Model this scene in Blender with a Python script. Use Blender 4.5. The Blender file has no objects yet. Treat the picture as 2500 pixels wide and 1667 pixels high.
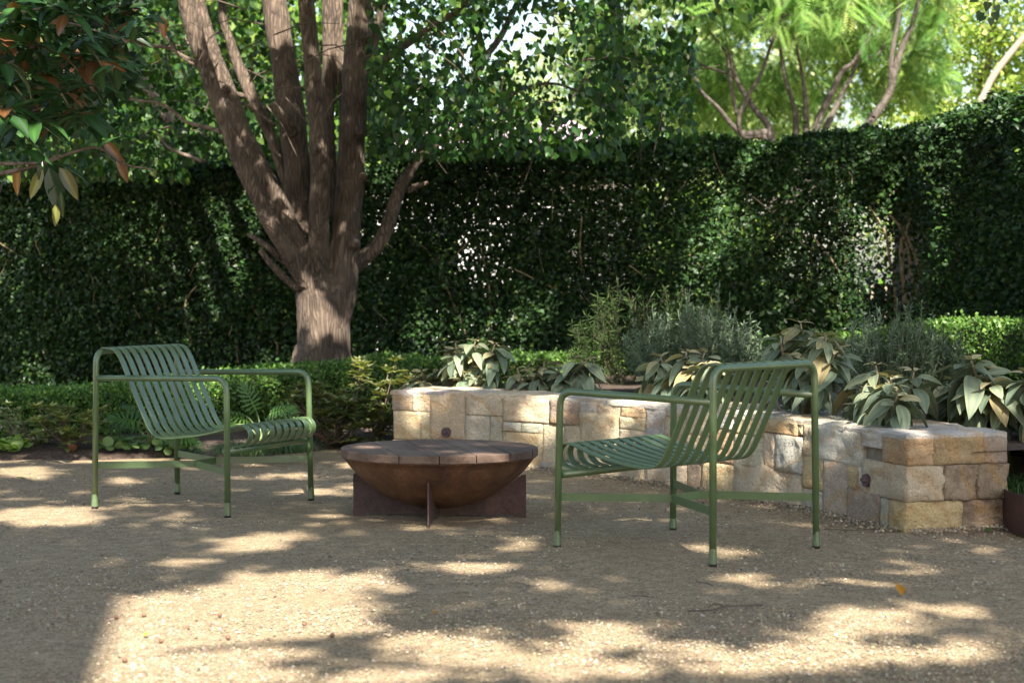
import bpy, math, random
import numpy as np
from mathutils import Vector, Matrix, noise as mnoise

SC = bpy.context.scene
COL = SC.collection
PI = math.pi
rng = np.random.default_rng(7)
random.seed(7)

# ------------------------------------------------------------------ camera
PW, PH, FPX = 2500.0, 1667.0, 4583.0
CAM_H, PITCH = 0.986, 0.031
cam_d = bpy.data.cameras.new('camera')
cam = bpy.data.objects.new('camera', cam_d)
COL.objects.link(cam)
SC.camera = cam
cam.location = (0, 0, CAM_H)
cam.rotation_euler = (PI / 2 - PITCH, 0, 0)
cam_d.sensor_width = 36.0
cam_d.lens = FPX / PW * 36.0
cam_d.clip_start, cam_d.clip_end = 0.05, 2000
cam_d.dof.use_dof = True
cam_d.dof.focus_distance = 8.0
cam_d.dof.aperture_fstop = 4.8

# ------------------------------------------------------------------ sky, sun, exposure
SUN_EL = math.radians(45)
SUN_H = Vector((-0.15, 1.0)).normalized()          # ground direction in which shadows fall
world = bpy.data.worlds.new('World')
SC.world = world
world.use_nodes = True
wn = world.node_tree
sky = wn.nodes.new('ShaderNodeTexSky')
sky.sky_type = 'NISHITA'
sky.sun_disc = False
sky.sun_elevation = SUN_EL
sky.sun_rotation = math.atan2(-SUN_H.x, -SUN_H.y)
sky.air_density = 1.2
sky.dust_density = 2.2
sky.ozone_density = 1.0
bg = wn.nodes['Background']
bg.inputs['Strength'].default_value = 0.10
wn.links.new(sky.outputs['Color'], bg.inputs['Color'])
sun_d = bpy.data.lights.new('sun', 'SUN')
sun_d.energy = 5.0
sun_d.angle = math.radians(0.53)
sun_d.color = (1.0, 0.93, 0.82)
sun = bpy.data.objects.new('sun', sun_d)
COL.objects.link(sun)
SUNV = Vector((SUN_H.x * math.cos(SUN_EL), SUN_H.y * math.cos(SUN_EL), -math.sin(SUN_EL)))
sun.rotation_euler = SUNV.to_track_quat('-Z', 'Y').to_euler()
sun.location = (3, -12, 14)
SC.view_settings.view_transform = 'Standard'
SC.view_settings.look = 'None'
SC.view_settings.exposure = 1.82
SC.view_settings.gamma = 1.0
SC.view_settings.use_curve_mapping = False
SC.render.engine = 'CYCLES'
SC.cycles.max_bounces = 8
SC.cycles.diffuse_bounces = 4
SC.cycles.transmission_bounces = 4
SC.cycles.transparent_max_bounces = 4

# ------------------------------------------------------------------ pixel <-> place
CP, SP = math.cos(PITCH), math.sin(PITCH)
def ray(px, py):
    x = (px - PW / 2) / FPX
    z = -(py - PH / 2) / FPX
    return x, CP + SP * z, -SP + CP * z
def gp(px, py, z=0.0):                      # where the pixel's ray meets height z
    x, y, dz = ray(px, py)
    t = (z - CAM_H) / dz
    return Vector((x * t, y * t, z))
def at(px, py, Y):                          # where the pixel's ray meets depth Y
    x, y, dz = ray(px, py)
    t = Y / y
    return Vector((x * t, Y, CAM_H + dz * t))
def to_px(P):
    P = np.asarray(P, float)
    x, y, z = P[..., 0], P[..., 1], P[..., 2] - CAM_H
    yc = CP * y - SP * z
    zc = SP * y + CP * z
    return PW / 2 + FPX * x / yc, PH / 2 - FPX * zc / yc

# ------------------------------------------------------------------ object helpers
def tag(o, label=None, cat=None, group=None, kind=None):
    if label: o['label'] = label
    if cat: o['category'] = cat
    if group: o['group'] = group
    if kind: o['kind'] = kind
    return o
def empty(name, loc=(0, 0, 0), rz=0.0):
    o = bpy.data.objects.new(name, None)
    o.location = loc
    o.rotation_euler = (0, 0, rz)
    o.empty_display_size = 0.1
    COL.objects.link(o)
    return o
def link(name, me, mat=None, parent=None):
    o = bpy.data.objects.new(name, me)
    COL.objects.link(o)
    if mat and not me.materials: me.materials.append(mat)
    if parent:
        o.parent = parent
    return o
def mesh_from(name, V, F, smooth=False):
    me = bpy.data.meshes.new(name)
    me.from_pydata([tuple(v) for v in V], [], [tuple(int(i) for i in f) for f in F])
    if smooth:
        me.polygons.foreach_set('use_smooth', [True] * len(me.polygons))
    me.update()
    return me
def obj(name, V, F, mat, parent=None, smooth=False):
    """vertices are in world space unless the parent sits at the origin"""
    me = mesh_from(name, V, F, smooth)
    o = link(name, me, mat, parent)
    return o
def np_mesh(name, V, F, smooth=False, col=None):
    """fast mesh from arrays: V (n,3), F (m,k)"""
    V = np.ascontiguousarray(V, np.float32)
    F = np.ascontiguousarray(F, np.int32)
    m, k = F.shape
    me = bpy.data.meshes.new(name)
    me.vertices.add(len(V))
    me.vertices.foreach_set('co', V.ravel())
    me.loops.add(m * k)
    me.loops.foreach_set('vertex_index', F.ravel())
    me.polygons.add(m)
    me.polygons.foreach_set('loop_start', np.arange(0, m * k, k, dtype=np.int32))
    if smooth:
        me.polygons.foreach_set('use_smooth', np.ones(m, bool))
    if col is not None:
        a = me.attributes.new('Col', 'FLOAT_COLOR', 'POINT')
        c = np.ones((len(V), 4), np.float32)
        c[:, :3] = col
        a.data.foreach_set('color', c.ravel())
    me.update(calc_edges=True)
    me.validate()
    return me
def local(o_parent, V):
    """world -> parent's space for parents with translation + z rotation"""
    M = Matrix.Translation(o_parent.location) @ Matrix.Rotation(o_parent.rotation_euler.z, 4, 'Z')
    Mi = np.array(M.inverted())
    V = np.asarray(V, float)
    return V @ Mi[:3, :3].T + Mi[:3, 3]

class MB:
    def __init__(self): self.V, self.F = [], []
    def add(self, V, F):
        b = len(self.V)
        self.V += [tuple(v) for v in V]
        self.F += [tuple(i + b for i in f) for f in F]
        return self
    def box(self, c, s, R=None):
        v = []
        for x in (-.5, .5):
            for y in (-.5, .5):
                for z in (-.5, .5):
                    p = Vector((x * s[0], y * s[1], z * s[2]))
                    if R: p = R @ p
                    v.append(p + Vector(c))
        f = [(0, 1, 3, 2), (4, 6, 7, 5), (0, 4, 5, 1), (2, 3, 7, 6), (0, 2, 6, 4), (1, 5, 7, 3)]
        return self.add(v, f)
    def tube(self, pts, rad, n=8, cap=True):
        V, F = tube_vf(pts, rad, n, cap)
        return self.add(V, F)
    def build(self, name, mat, parent=None, smooth=False):
        return obj(name, self.V, self.F, mat, parent, smooth)

def tube_vf(pts, rad, n=8, cap=True):
    pts = [Vector(p) for p in pts]
    if not hasattr(rad, '__len__'): rad = [rad] * len(pts)
    V, F = [], []
    t0 = (pts[1] - pts[0]).normalized()
    up = Vector((0, 0, 1)) if abs(t0.z) < .9 else Vector((1, 0, 0))
    a = t0.cross(up).normalized()
    for i, p in enumerate(pts):
        if i == 0: t = pts[1] - pts[0]
        elif i == len(pts) - 1: t = pts[-1] - pts[-2]
        else: t = (pts[i + 1] - pts[i]).normalized() + (pts[i] - pts[i - 1]).normalized()
        t = t.normalized()
        a = (a - t * a.dot(t)).normalized()
        b = t.cross(a)
        for k in range(n):
            th = 2 * PI * k / n
            V.append(p + (a * math.cos(th) + b * math.sin(th)) * rad[i])
    for i in range(len(pts) - 1):
        for k in range(n):
            k2 = (k + 1) % n
            F.append((i * n + k, i * n + k2, (i + 1) * n + k2, (i + 1) * n + k))
    if cap:
        F.append(tuple(range(n - 1, -1, -1)))
        b0 = (len(pts) - 1) * n
        F.append(tuple(b0 + k for k in range(n)))
    return V, F
def smooth_path(pts, sub=6):
    """Catmull-Rom through points of any dimension"""
    P = np.asarray([list(p) for p in pts], float)
    Q = np.vstack([2 * P[0] - P[1], P, 2 * P[-1] - P[-2]])
    out = []
    for i in range(1, len(Q) - 2):
        for k in range(sub):
            t = k / sub
            a, b, c, d = Q[i - 1], Q[i], Q[i + 1], Q[i + 2]
            out.append(.5 * (2 * b + (c - a) * t + (2 * a - 5 * b + 4 * c - d) * t * t + (3 * b - a - 3 * c + d) * t ** 3))
    out.append(P[-1])
    return np.array(out)
def round_corner(pts, r, n=6):
    """polyline with its inner corners rounded"""
    pts = [Vector(p) for p in pts]
    out = [pts[0]]
    for i in range(1, len(pts) - 1):
        p = pts[i]
        a = (pts[i - 1] - p).normalized()
        b = (pts[i + 1] - p).normalized()
        for k in range(n + 1):
            t = k / n
            q = (p + a * r) * (1 - t) ** 2 + p * 2 * t * (1 - t) + (p + b * r) * t * t
            out.append(q)
    out.append(pts[-1])
    return out

# vectorised value noise (for thinning and bumps)
_tab = rng.random((64, 64, 64))
def vnoise(P, scale=1.0, off=0.0):
    P = np.asarray(P, float) * scale + off
    i = np.floor(P).astype(int)
    f = P - i
    f = f * f * (3 - 2 * f)
    r = 0
    for dx in (0, 1):
        for dy in (0, 1):
            for dz in (0, 1):
                w = (f[..., 0] if dx else 1 - f[..., 0]) * (f[..., 1] if dy else 1 - f[..., 1]) * (f[..., 2] if dz else 1 - f[..., 2])
                r = r + w * _tab[(i[..., 0] + dx) % 64, (i[..., 1] + dy) % 64, (i[..., 2] + dz) % 64]
    return r
def fbm(P, scale, off=0.0):
    return (vnoise(P, scale, off) + .5 * vnoise(P, scale * 2.1, off + 7) + .25 * vnoise(P, scale * 4.3, off + 13)) / 1.75

# ------------------------------------------------------------------ materials
def new_mat(name):
    m = bpy.data.materials.new(name)
    m.use_nodes = True
    nt = m.node_tree
    return m, nt, nt.nodes['Principled BSDF']
def N(nt, t, **kw):
    n = nt.nodes.new(t)
    for k, v in kw.items(): setattr(n, k, v)
    return n
def L(nt, a, b): nt.links.new(a, b)
def ramp(nt, src, stops):
    r = N(nt, 'ShaderNodeValToRGB')
    e = r.color_ramp.elements
    while len(e) < len(stops): e.new(.5)
    for i, (p, c) in enumerate(stops):
        e[i].position = p
        e[i].color = (*c, 1) if len(c) == 3 else c
    L(nt, src, r.inputs['Fac'])
    return r.outputs['Color']
def coords(nt, kind='Object', scale=(1, 1, 1)):
    tc = N(nt, 'ShaderNodeTexCoord')
    mp = N(nt, 'ShaderNodeMapping')
    mp.inputs['Scale'].default_value = scale
    L(nt, tc.outputs[kind], mp.inputs['Vector'])
    return mp.outputs['Vector']
def world_coords(nt, scale=(1, 1, 1)):
    g = N(nt, 'ShaderNodeNewGeometry')
    mp = N(nt, 'ShaderNodeMapping')
    mp.inputs['Scale'].default_value = scale
    L(nt, g.outputs['Position'], mp.inputs['Vector'])
    return mp.outputs['Vector']
def noise_tex(nt, vec, scale, detail=4, rough=.55, dist=0.0):
    n = N(nt, 'ShaderNodeTexNoise')
    n.inputs['Scale'].default_value = scale
    n.inputs['Detail'].default_value = detail
    n.inputs['Roughness'].default_value = rough
    n.inputs['Distortion'].default_value = dist
    L(nt, vec, n.inputs['Vector'])
    return n.outputs['Fac']
def mixc(nt, fac, a, b, mode='MIX'):
    m = N(nt, 'ShaderNodeMix', data_type='RGBA', blend_type=mode)
    for s, v in ((m.inputs[0], fac), (m.inputs[6], a), (m.inputs[7], b)):
        if isinstance(v, (int, float)): s.default_value = v
        elif isinstance(v, tuple): s.default_value = (*v, 1)
        else: L(nt, v, s)
    return m.outputs[2]
def bump(nt, bsdf, h, strength=.5, dist=.01):
    b = N(nt, 'ShaderNodeBump')
    b.inputs['Strength'].default_value = strength
    b.inputs['Distance'].default_value = dist
    L(nt, h, b.inputs['Height'])
    L(nt, b.outputs['Normal'], bsdf.inputs['Normal'])

def leaf_material(name, rough=.45, trans=.3, spec=.5, use_obj=False, tint=(1.25, 1.35, .5)):
    m, nt, p = new_mat(name)
    at_ = N(nt, 'ShaderNodeAttribute', attribute_name='Col')
    c = at_.outputs['Color']
    if use_obj:
        oi = N(nt, 'ShaderNodeObjectInfo')
        c = mixc(nt, 1.0, c, oi.outputs['Color'], 'MULTIPLY')
    L(nt, c, p.inputs['Base Color'])
    p.inputs['Roughness'].default_value = rough
    p.inputs['Specular IOR Level'].default_value = spec
    tr = N(nt, 'ShaderNodeBsdfTranslucent')
    L(nt, mixc(nt, 1.0, c, tint, 'MULTIPLY'), tr.inputs['Color'])
    mx = N(nt, 'ShaderNodeMixShader')
    mx.inputs[0].default_value = trans
    L(nt, p.outputs[0], mx.inputs[1])
    L(nt, tr.outputs[0], mx.inputs[2])
    L(nt, mx.outputs[0], nt.nodes['Material Output'].inputs['Surface'])
    return m

def make_gravel():
    m, nt, p = new_mat('gravel')
    v = world_coords(nt)
    big = noise_tex(nt, v, .9, 4)
    mid = noise_tex(nt, v, 14, 5, .7)
    fine = noise_tex(nt, v, 260, 3, .7)
    c = ramp(nt, mid, [(.25, (.22, .162, .100)), (.5, (.35, .268, .174)), (.75, (.455, .365, .250))])
    c = mixc(nt, ramp(nt, big, [(.35, (0, 0, 0)), (.7, (.55, .55, .55))]), c, (.345, .26, .152))
    vo = N(nt, 'ShaderNodeTexVoronoi')
    vo.inputs['Scale'].default_value = 150
    L(nt, v, vo.inputs['Vector'])
    sep = N(nt, 'ShaderNodeSeparateColor')
    L(nt, vo.outputs['Color'], sep.inputs[0])
    c = mixc(nt, 1.0, c, ramp(nt, sep.outputs[0], [(0, (.55, .53, .50)), (.5, (1, 1, 1)), (.93, (1.12, 1.11, 1.09)), (1, (1.4, 1.4, 1.4))]), 'MULTIPLY')
    c = mixc(nt, 1.0, c, ramp(nt, fine, [(.3, (.6, .6, .6)), (.7, (1.25, 1.25, 1.25))]), 'MULTIPLY')
    L(nt, c, p.inputs['Base Color'])
    p.inputs['Roughness'].default_value = .92
    p.inputs['Specular IOR Level'].default_value = .2
    add = N(nt, 'ShaderNodeMath', operation='ADD')
    L(nt, mid, add.inputs[0])
    L(nt, vo.outputs['Distance'], add.inputs[1])
    bump(nt, p, add.outputs[0], .6, .012)
    return m
def make_mulch():
    m, nt, p = new_mat('mulch')
    v = world_coords(nt, (1, 1, 1))
    a = noise_tex(nt, v, 45, 6, .7)
    c = ramp(nt, a, [(.3, (.03, .021, .015)), (.5, (.085, .055, .038)), (.72, (.2, .14, .1))])
    L(nt, c, p.inputs['Base Color'])
    p.inputs['Roughness'].default_value = .95
    bump(nt, p, a, 1.0, .03)
    return m
def make_chip():
    m, nt, p = new_mat('stone_chip')
    a = N(nt, 'ShaderNodeAttribute', attribute_name='Col')
    L(nt, a.outputs['Color'], p.inputs['Base Color'])
    p.inputs['Roughness'].default_value = .85
    return m
def make_sandstone():
    m, nt, p = new_mat('sandstone')
    v = world_coords(nt)
    oi = N(nt, 'ShaderNodeObjectInfo')
    big = noise_tex(nt, v, 7, 5, .6, 1.2)
    fine = noise_tex(nt, v, 90, 4, .65)
    band = N(nt, 'ShaderNodeTexWave', bands_direction='DIAGONAL')
    band.inputs['Scale'].default_value = 3.2
    band.inputs['Distortion'].default_value = 9
    band.inputs['Detail'].default_value = 3
    L(nt, v, band.inputs['Vector'])
    c = mixc(nt, ramp(nt, big, [(.45, (0, 0, 0)), (.72, (.45, .45, .45))]), oi.outputs['Color'], (.66, .54, .38))
    c = mixc(nt, ramp(nt, band.outputs['Fac'], [(.72, (0, 0, 0)), (.98, (.4, .4, .4))]), c, (.50, .29, .12))
    c = mixc(nt, ramp(nt, noise_tex(nt, v, 3.1, 3), [(.6, (0, 0, 0)), (.8, (.4, .4, .4))]), c, (.45, .41, .37))
    c = mixc(nt, 1.0, c, ramp(nt, fine, [(.3, (.78, .77, .75)), (.7, (1.13, 1.13, 1.13))]), 'MULTIPLY')
    L(nt, c, p.inputs['Base Color'])
    p.inputs['Roughness'].default_value = .88
    p.inputs['Specular IOR Level'].default_value = .25
    add = N(nt, 'ShaderNodeMath', operation='MULTIPLY_ADD')
    L(nt, noise_tex(nt, v, 28, 6, .7), add.inputs[0])
    add.inputs[1].default_value = 1.6
    L(nt, fine, add.inputs[2])
    bump(nt, p, add.outputs[0], .9, .016)
    return m
def make_bark(name, dark, lite, zs=.22, sc=26, strength=.9):
    m, nt, p = new_mat(name)
    v = world_coords(nt, (1, 1, zs))
    vo = N(nt, 'ShaderNodeTexVoronoi', feature='DISTANCE_TO_EDGE')
    vo.inputs['Scale'].default_value = sc
    vo.inputs['Randomness'].default_value = 1
    nz = N(nt, 'ShaderNodeTexNoise')
    nz.inputs['Scale'].default_value = 9
    nz.inputs['Detail'].default_value = 4
    L(nt, v, nz.inputs['Vector'])
    mx = mixc(nt, .12, v, nz.outputs['Color'], 'ADD')
    L(nt, mx, vo.inputs['Vector'])
    ridge = ramp(nt, vo.outputs['Distance'], [(0, (0, 0, 0)), (.28, (1, 1, 1))])
    bigc = noise_tex(nt, world_coords(nt), 5, 4)
    c = mixc(nt, ridge, dark, lite)
    c = mixc(nt, ramp(nt, bigc, [(.4, (0, 0, 0)), (.72, (.55, .55, .55))]), c, tuple(min(1, x * 1.45) for x in lite))
    L(nt, c, p.inputs['Base Color'])
    p.inputs['Roughness'].default_value = .9
    add = N(nt, 'ShaderNodeMath', operation='MULTIPLY_ADD')
    L(nt, noise_tex(nt, v, 60, 4), add.inputs[0])
    add.inputs[1].default_value = .35
    L(nt, ridge, add.inputs[2])
    bump(nt, p, add.outputs[0], strength, .02)
    return m
def make_paint():
    m, nt, p = new_mat('green_powder_coat')
    v = world_coords(nt)
    a = noise_tex(nt, v, 30, 4)
    c = ramp(nt, a, [(.3, (.074, .126, .046)), (.7, (.088, .146, .056))])
    # dust splashed up from the gravel on the lowest part of the legs
    g = N(nt, 'ShaderNodeNewGeometry')
    sx = N(nt, 'ShaderNodeSeparateXYZ')
    L(nt, g.outputs['Position'], sx.inputs[0])
    mr = N(nt, 'ShaderNodeMapRange')
    mr.inputs['From Min'].default_value = .0
    mr.inputs['From Max'].default_value = .24
    mr.inputs['To Min'].default_value = .42
    mr.inputs['To Max'].default_value = 0
    L(nt, sx.outputs['Z'], mr.inputs['Value'])
    sp = ramp(nt, noise_tex(nt, v, 330, 2, .8), [(.5, (0, 0, 0)), (.72, (1, 1, 1))])
    mu = N(nt, 'ShaderNodeMath', operation='MULTIPLY')
    L(nt, mr.outputs[0], mu.inputs[0])
    L(nt, sp, mu.inputs[1])
    c = mixc(nt, mu.outputs[0], c, (.36, .34, .25))
    L(nt, c, p.inputs['Base Color'])
    p.inputs['Roughness'].default_value = .36
    p.inputs['Specular IOR Level'].default_value = 1.0
    bump(nt, p, noise_tex(nt, v, 700, 2), .06, .001)
    return m
def make_rust(name, a, b, c3, speck=True):
    m, nt, p = new_mat(name)
    v = world_coords(nt)
    n1 = noise_tex(nt, v, 6, 6, .65, .6)
    n2 = noise_tex(nt, v, 60, 4, .7)
    c = ramp(nt, n1, [(.32, a), (.52, b), (.72, c3)])
    c = mixc(nt, 1.0, c, ramp(nt, n2, [(.3, (.72, .7, .7)), (.7, (1.2, 1.2, 1.2))]), 'MULTIPLY')
    if speck:
        s = ramp(nt, noise_tex(nt, v, 240, 2, .9), [(.60, (0, 0, 0)), (.74, (.55, .55, .55))])
        g = N(nt, 'ShaderNodeNewGeometry')
        sx = N(nt, 'ShaderNodeSeparateXYZ')
        L(nt, g.outputs['Position'], sx.inputs[0])
        mr = N(nt, 'ShaderNodeMapRange')
        mr.inputs['From Min'].default_value = .05
        mr.inputs['From Max'].default_value = .21
        mr.inputs['To Min'].default_value = 1
        mr.inputs['To Max'].default_value = 0
        L(nt, sx.outputs['Z'], mr.inputs['Value'])
        mu = N(nt, 'ShaderNodeMath', operation='MULTIPLY')
        L(nt, mr.outputs[0], mu.inputs[0])
        L(nt, s, mu.inputs[1])
        c = mixc(nt, mu.outputs[0], c, (.36, .27, .17))
    L(nt, c, p.inputs['Base Color'])
    p.inputs['Roughness'].default_value = .68
    p.inputs['Specular IOR Level'].default_value = .35
    bump(nt, p, n2, .25, .004)
    return m
def make_timber(name, a, b, c3, stretch=(1, .06, 1), sc=34, kind='Object'):
    m, nt, p = new_mat(name)
    v = coords(nt, kind, stretch)
    g = noise_tex(nt, v, sc, 6, .65, 1.5)
    blot = noise_tex(nt, world_coords(nt), 5.5, 4)
    c = ramp(nt, g, [(.3, a), (.5, b), (.72, c3)])
    oi = N(nt, 'ShaderNodeObjectInfo')
    c = mixc(nt, ramp(nt, blot, [(.4, (0, 0, 0)), (.68, (.6, .6, .6))]), c, tuple(x * 1.3 for x in c3))
    c = mixc(nt, 1.0, c, ramp(nt, oi.outputs['Random'], [(0, (.82, .8, .8)), (1, (1.15, 1.12, 1.1))]), 'MULTIPLY')
    L(nt, c, p.inputs['Base Color'])
    p.inputs['Roughness'].default_value = .7
    p.inputs['Specular IOR Level'].default_value = .3
    bump(nt, p, g, .25, .004)
    return m
def plain(name, c, rough=.7, var=.15, sc=8):
    m, nt, p = new_mat(name)
    n = noise_tex(nt, world_coords(nt), sc, 5, .65)
    col = ramp(nt, n, [(.3, tuple(x * (1 - var) for x in c)), (.7, tuple(min(1, x * (1 + var)) for x in c))])
    L(nt, col, p.inputs['Base Color'])
    p.inputs['Roughness'].default_value = rough
    bump(nt, p, n, .15, .01)
    return m
M = dict(
    gravel=make_gravel(), mulch=make_mulch(), chip=make_chip(), stone=make_sandstone(),
    mortar=plain('mortar', (.20, .165, .12), .95, .3, 40),
    bark=make_bark('furrowed_bark', (.042, .029, .021), (.138, .101, .074), .15, 40, .6),
    bark2=make_bark('smooth_bark', (.085, .062, .045), (.17, .13, .10), .5, 16, .5),
    stem=plain('pale_stem', (.26, .20, .12), .8, .3, 30),
    twig=plain('brown_twig', (.10, .075, .055), .85, .3, 40),
    paint=make_paint(), rubber=plain('black_rubber', (.02, .02, .02), .6),
    rust=make_rust('rusted_bowl', (.055, .030, .023), (.130, .063, .034), (.205, .115, .062)),
    rust2=make_rust('rusted_plate', (.06, .036, .034), (.095, .055, .048), (.13, .08, .066)),
    corten=make_rust('weathered_steel', (.045, .022, .02), (.075, .034, .028), (.10, .05, .04), False),
    timber=make_timber('weathered_hardwood', (.074, .047, .034), (.125, .083, .061), (.18, .13, .10)),
    fence=make_timber('dark_fence_timber', (.035, .026, .022), (.055, .042, .036), (.08, .062, .052), (1, 1, .08), 20),
    lamp=plain('bronze_fitting', (.085, .05, .055), .5, .15, 60),
    white=plain('white_render', (.78, .77, .76), .8, .05),
    roof=plain('mauve_roof', (.46, .34, .40), .8, .12, 3),
    brick=plain('house_brick', (.42, .30, .22), .85, .2, 6),
    dark=plain('dark_glass', (.03, .035, .04), .15, .1),
    pier=plain('grey_pier', (.15, .13, .125), .9, .3, 14),
    leaf_hedge=leaf_material('glossy_hedge_leaf', .46, .25, .4),
    leaf_box=leaf_material('box_leaf', .45, .3, .4),
    leaf_tree=leaf_material('tree_leaf', .45, .34, .4),
    leaf_far=leaf_material('far_leaf', .55, .45, .35),
    leaf_feather=leaf_material('feathery_leaf', .6, .38, .2, tint=(1.1, 1.2, .6)),
    leaf_grey=leaf_material('grey_needle_leaf', .7, .2, .25, tint=(1.1, 1.1, .8)),
    leaf_silver=leaf_material('velvet_leaf', .75, .16, .3, True, (1.1, 1.1, .6)),
    leaf_mag=leaf_material('glossy_magnolia_leaf', .28, .08, .5, True),
    leaf_soft=leaf_material('soft_leaf', .5, .35, .4),
    litter=leaf_material('fallen_leaf', .7, .2, .2, True),
)

# ------------------------------------------------------------------ leaf templates: (x across, y along, z lift), faces
T_FOLD = (np.array([(0, 0, 0), (-.27, .45, .06), (0, .45, -.03), (.27, .45, .06), (0, 1, -.05)]),
          [(0, 2, 1), (0, 3, 2), (1, 2, 4), (2, 3, 4)])
T_QUAD = (np.array([(0, 0, 0), (.3, .5, .08), (0, 1, 0), (-.3, .5, .08)]), [(0, 1, 2), (0, 2, 3)])
T_HEART = (np.array([(0, .02, 0), (-.36, -.05, .05), (-.5, .28, .06), (-.26, .72, 0), (0, 1.1, -.06), (.26, .72, 0), (.5, .28, .06), (.36, -.05, .05)]),
           [(0, 2, 1), (0, 3, 2), (0, 4, 3), (0, 5, 4), (0, 6, 5), (0, 7, 6)])
T_ROUND = (np.array([(0, 0, 0)] + [(.5 * math.sin(a), .5 - .5 * math.cos(a), .06 * math.cos(2 * a)) for a in np.linspace(.35, 2 * PI - .35, 8)]),
           [(0, i, i + 1) for i in range(1, 8)])
def frond_template(n=11, L_=1.0, w=.34, leaf=.055, droop=.25, sub=True):
    V, F = [], []
    for i in range(n):
        t = (i + .6) / n
        y = t * L_
        z = -droop * t * t
        ln = w * math.sin(PI * (.12 + .83 * t)) ** .8
        for s in (-1, 1):
            b = len(V)
            V += [(0, y - .5 * leaf, z), (s * ln * .5, y + .10 * ln - leaf * .7, z - .01), (s * ln, y + .35 * ln, z - .06 * ln / w), (s * ln * .5, y + .18 * ln + leaf * .7, z - .01)]
            F += [(b, b + 1, b + 2), (b, b + 2, b + 3)]
    b = len(V)
    V += [(-.006, 0, 0), (.006, 0, 0), (0, L_, -droop)]
    F += [(b, b + 1, b + 2)]
    return np.array(V), F
T_FROND = frond_template(15, 1.0, .30, .022, .36)
T_FERNY = frond_template(9, 1, .40, .018, .15)

def basis(D, Nn):
    D = D / np.maximum(np.linalg.norm(D, axis=1, keepdims=True), 1e-9)
    Nn = Nn - (Nn * D).sum(1, keepdims=True) * D
    Nn = Nn / np.maximum(np.linalg.norm(Nn, axis=1, keepdims=True), 1e-9)
    X = np.cross(D, Nn)
    return X, D, Nn
def leaves_arrays(P, D, Nn, size, tmpl, width=1.0):
    T, F = tmpl
    X, Y, Z = basis(D, Nn)
    size = np.broadcast_to(size, (len(P),))
    wd = np.broadcast_to(width, (len(P),))
    V = P[:, None, :] + size[:, None, None] * ((T[None, :, 0, None] * wd[:, None, None]) * X[:, None] + T[None, :, 1, None] * Y[:, None] + T[None, :, 2, None] * Z[:, None])
    k = len(T)
    FF = (np.array(F)[None] + (np.arange(len(P)) * k)[:, None, None]).reshape(-1, 3)
    return V.reshape(-1, 3), FF, k
def rand_dirs(n):
    v = rng.normal(size=(n, 3))
    return v / np.linalg.norm(v, axis=1, keepdims=True)
def pick_col(n, cols, weights=None, jit=.25):
    cols = np.array(cols, float)
    i = rng.choice(len(cols), n, p=weights)
    c = cols[i] * np.exp(rng.normal(0, jit, (n, 1)))
    return np.clip(c * (1 + rng.normal(0, .06, (n, 3))), 0.004, .9)
def leaf_mass(name, P, D, Nn, size, tmpl, cols, mat, parent=None, width=1.0, kind='stuff', smooth=False):
    V, F, k = leaves_arrays(P, D, Nn, size, tmpl, width)
    me = np_mesh(name, V, F, smooth, np.repeat(cols, k, 0))
    o = link(name, me, mat, parent)
    if kind: o['kind'] = kind
    return o

# ================================================================== GROUND
def grid_sheet(xs, ys, zf):
    V = [(x, y, zf(x, y)) for y in ys for x in xs]
    n = len(xs)
    F = [(j * n + i, j * n + i + 1, (j + 1) * n + i + 1, (j + 1) * n + i) for j in range(len(ys) - 1) for i in range(n - 1)]
    return V, F
xs = [-400, -60, -20] + list(np.arange(-6, 6.01, .12)) + [20, 60, 400]
ys = [-200, -40, -10, 0] + list(np.arange(3.5, 11.6, .12)) + [14, 30, 80, 600]
def gz(x, y):
    if abs(x) > 6 or y < 3.4 or y > 11.7: return 0.0
    return (mnoise.noise(Vector((x * 1.1, y * 1.1, 3))) * .006 + mnoise.noise(Vector((x * 5, y * 5, 9))) * .0025) - .004
V, F = grid_sheet(xs, ys, gz)
ground = obj('ground', V, F, M['gravel'], smooth=True)
tag(ground, 'sandy tan gravel court dappled with sun and shade', 'gravel', kind='structure')

# wall path (front face, plan) read from its top edge
WALL_H = .385
wall_ctrl = [(-.672, 10.47), (-.25, 10.245), (.10, 10.0), (.42, 9.66), (.72, 9.25), (1.0, 8.80), (1.24, 8.30), (1.42, 7.85), (1.562, 7.43)]
WP = smooth_path(wall_ctrl, 10)
Wd = np.concatenate([[0], np.cumsum(np.linalg.norm(np.diff(WP, axis=0), axis=1))])
U_END = Wd[-1]
def wall_pt(u, n, z):
    uu = min(max(u, 0), U_END)
    x, y = np.interp(uu, Wd, WP[:, 0]), np.interp(uu, Wd, WP[:, 1])
    e = .06
    a, b = max(uu - e, 0), min(uu + e, U_END)
    t = np.array([np.interp(b, Wd, WP[:, 0]) - np.interp(a, Wd, WP[:, 0]), np.interp(b, Wd, WP[:, 1]) - np.interp(a, Wd, WP[:, 1])])
    t /= np.linalg.norm(t)
    nn = np.array([-t[1], t[0]])            # away from the court
    q = np.array([x, y]) + t * (u - uu) + nn * n
    return (q[0], q[1], z)
WT = .46                                    # wall thickness

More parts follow.
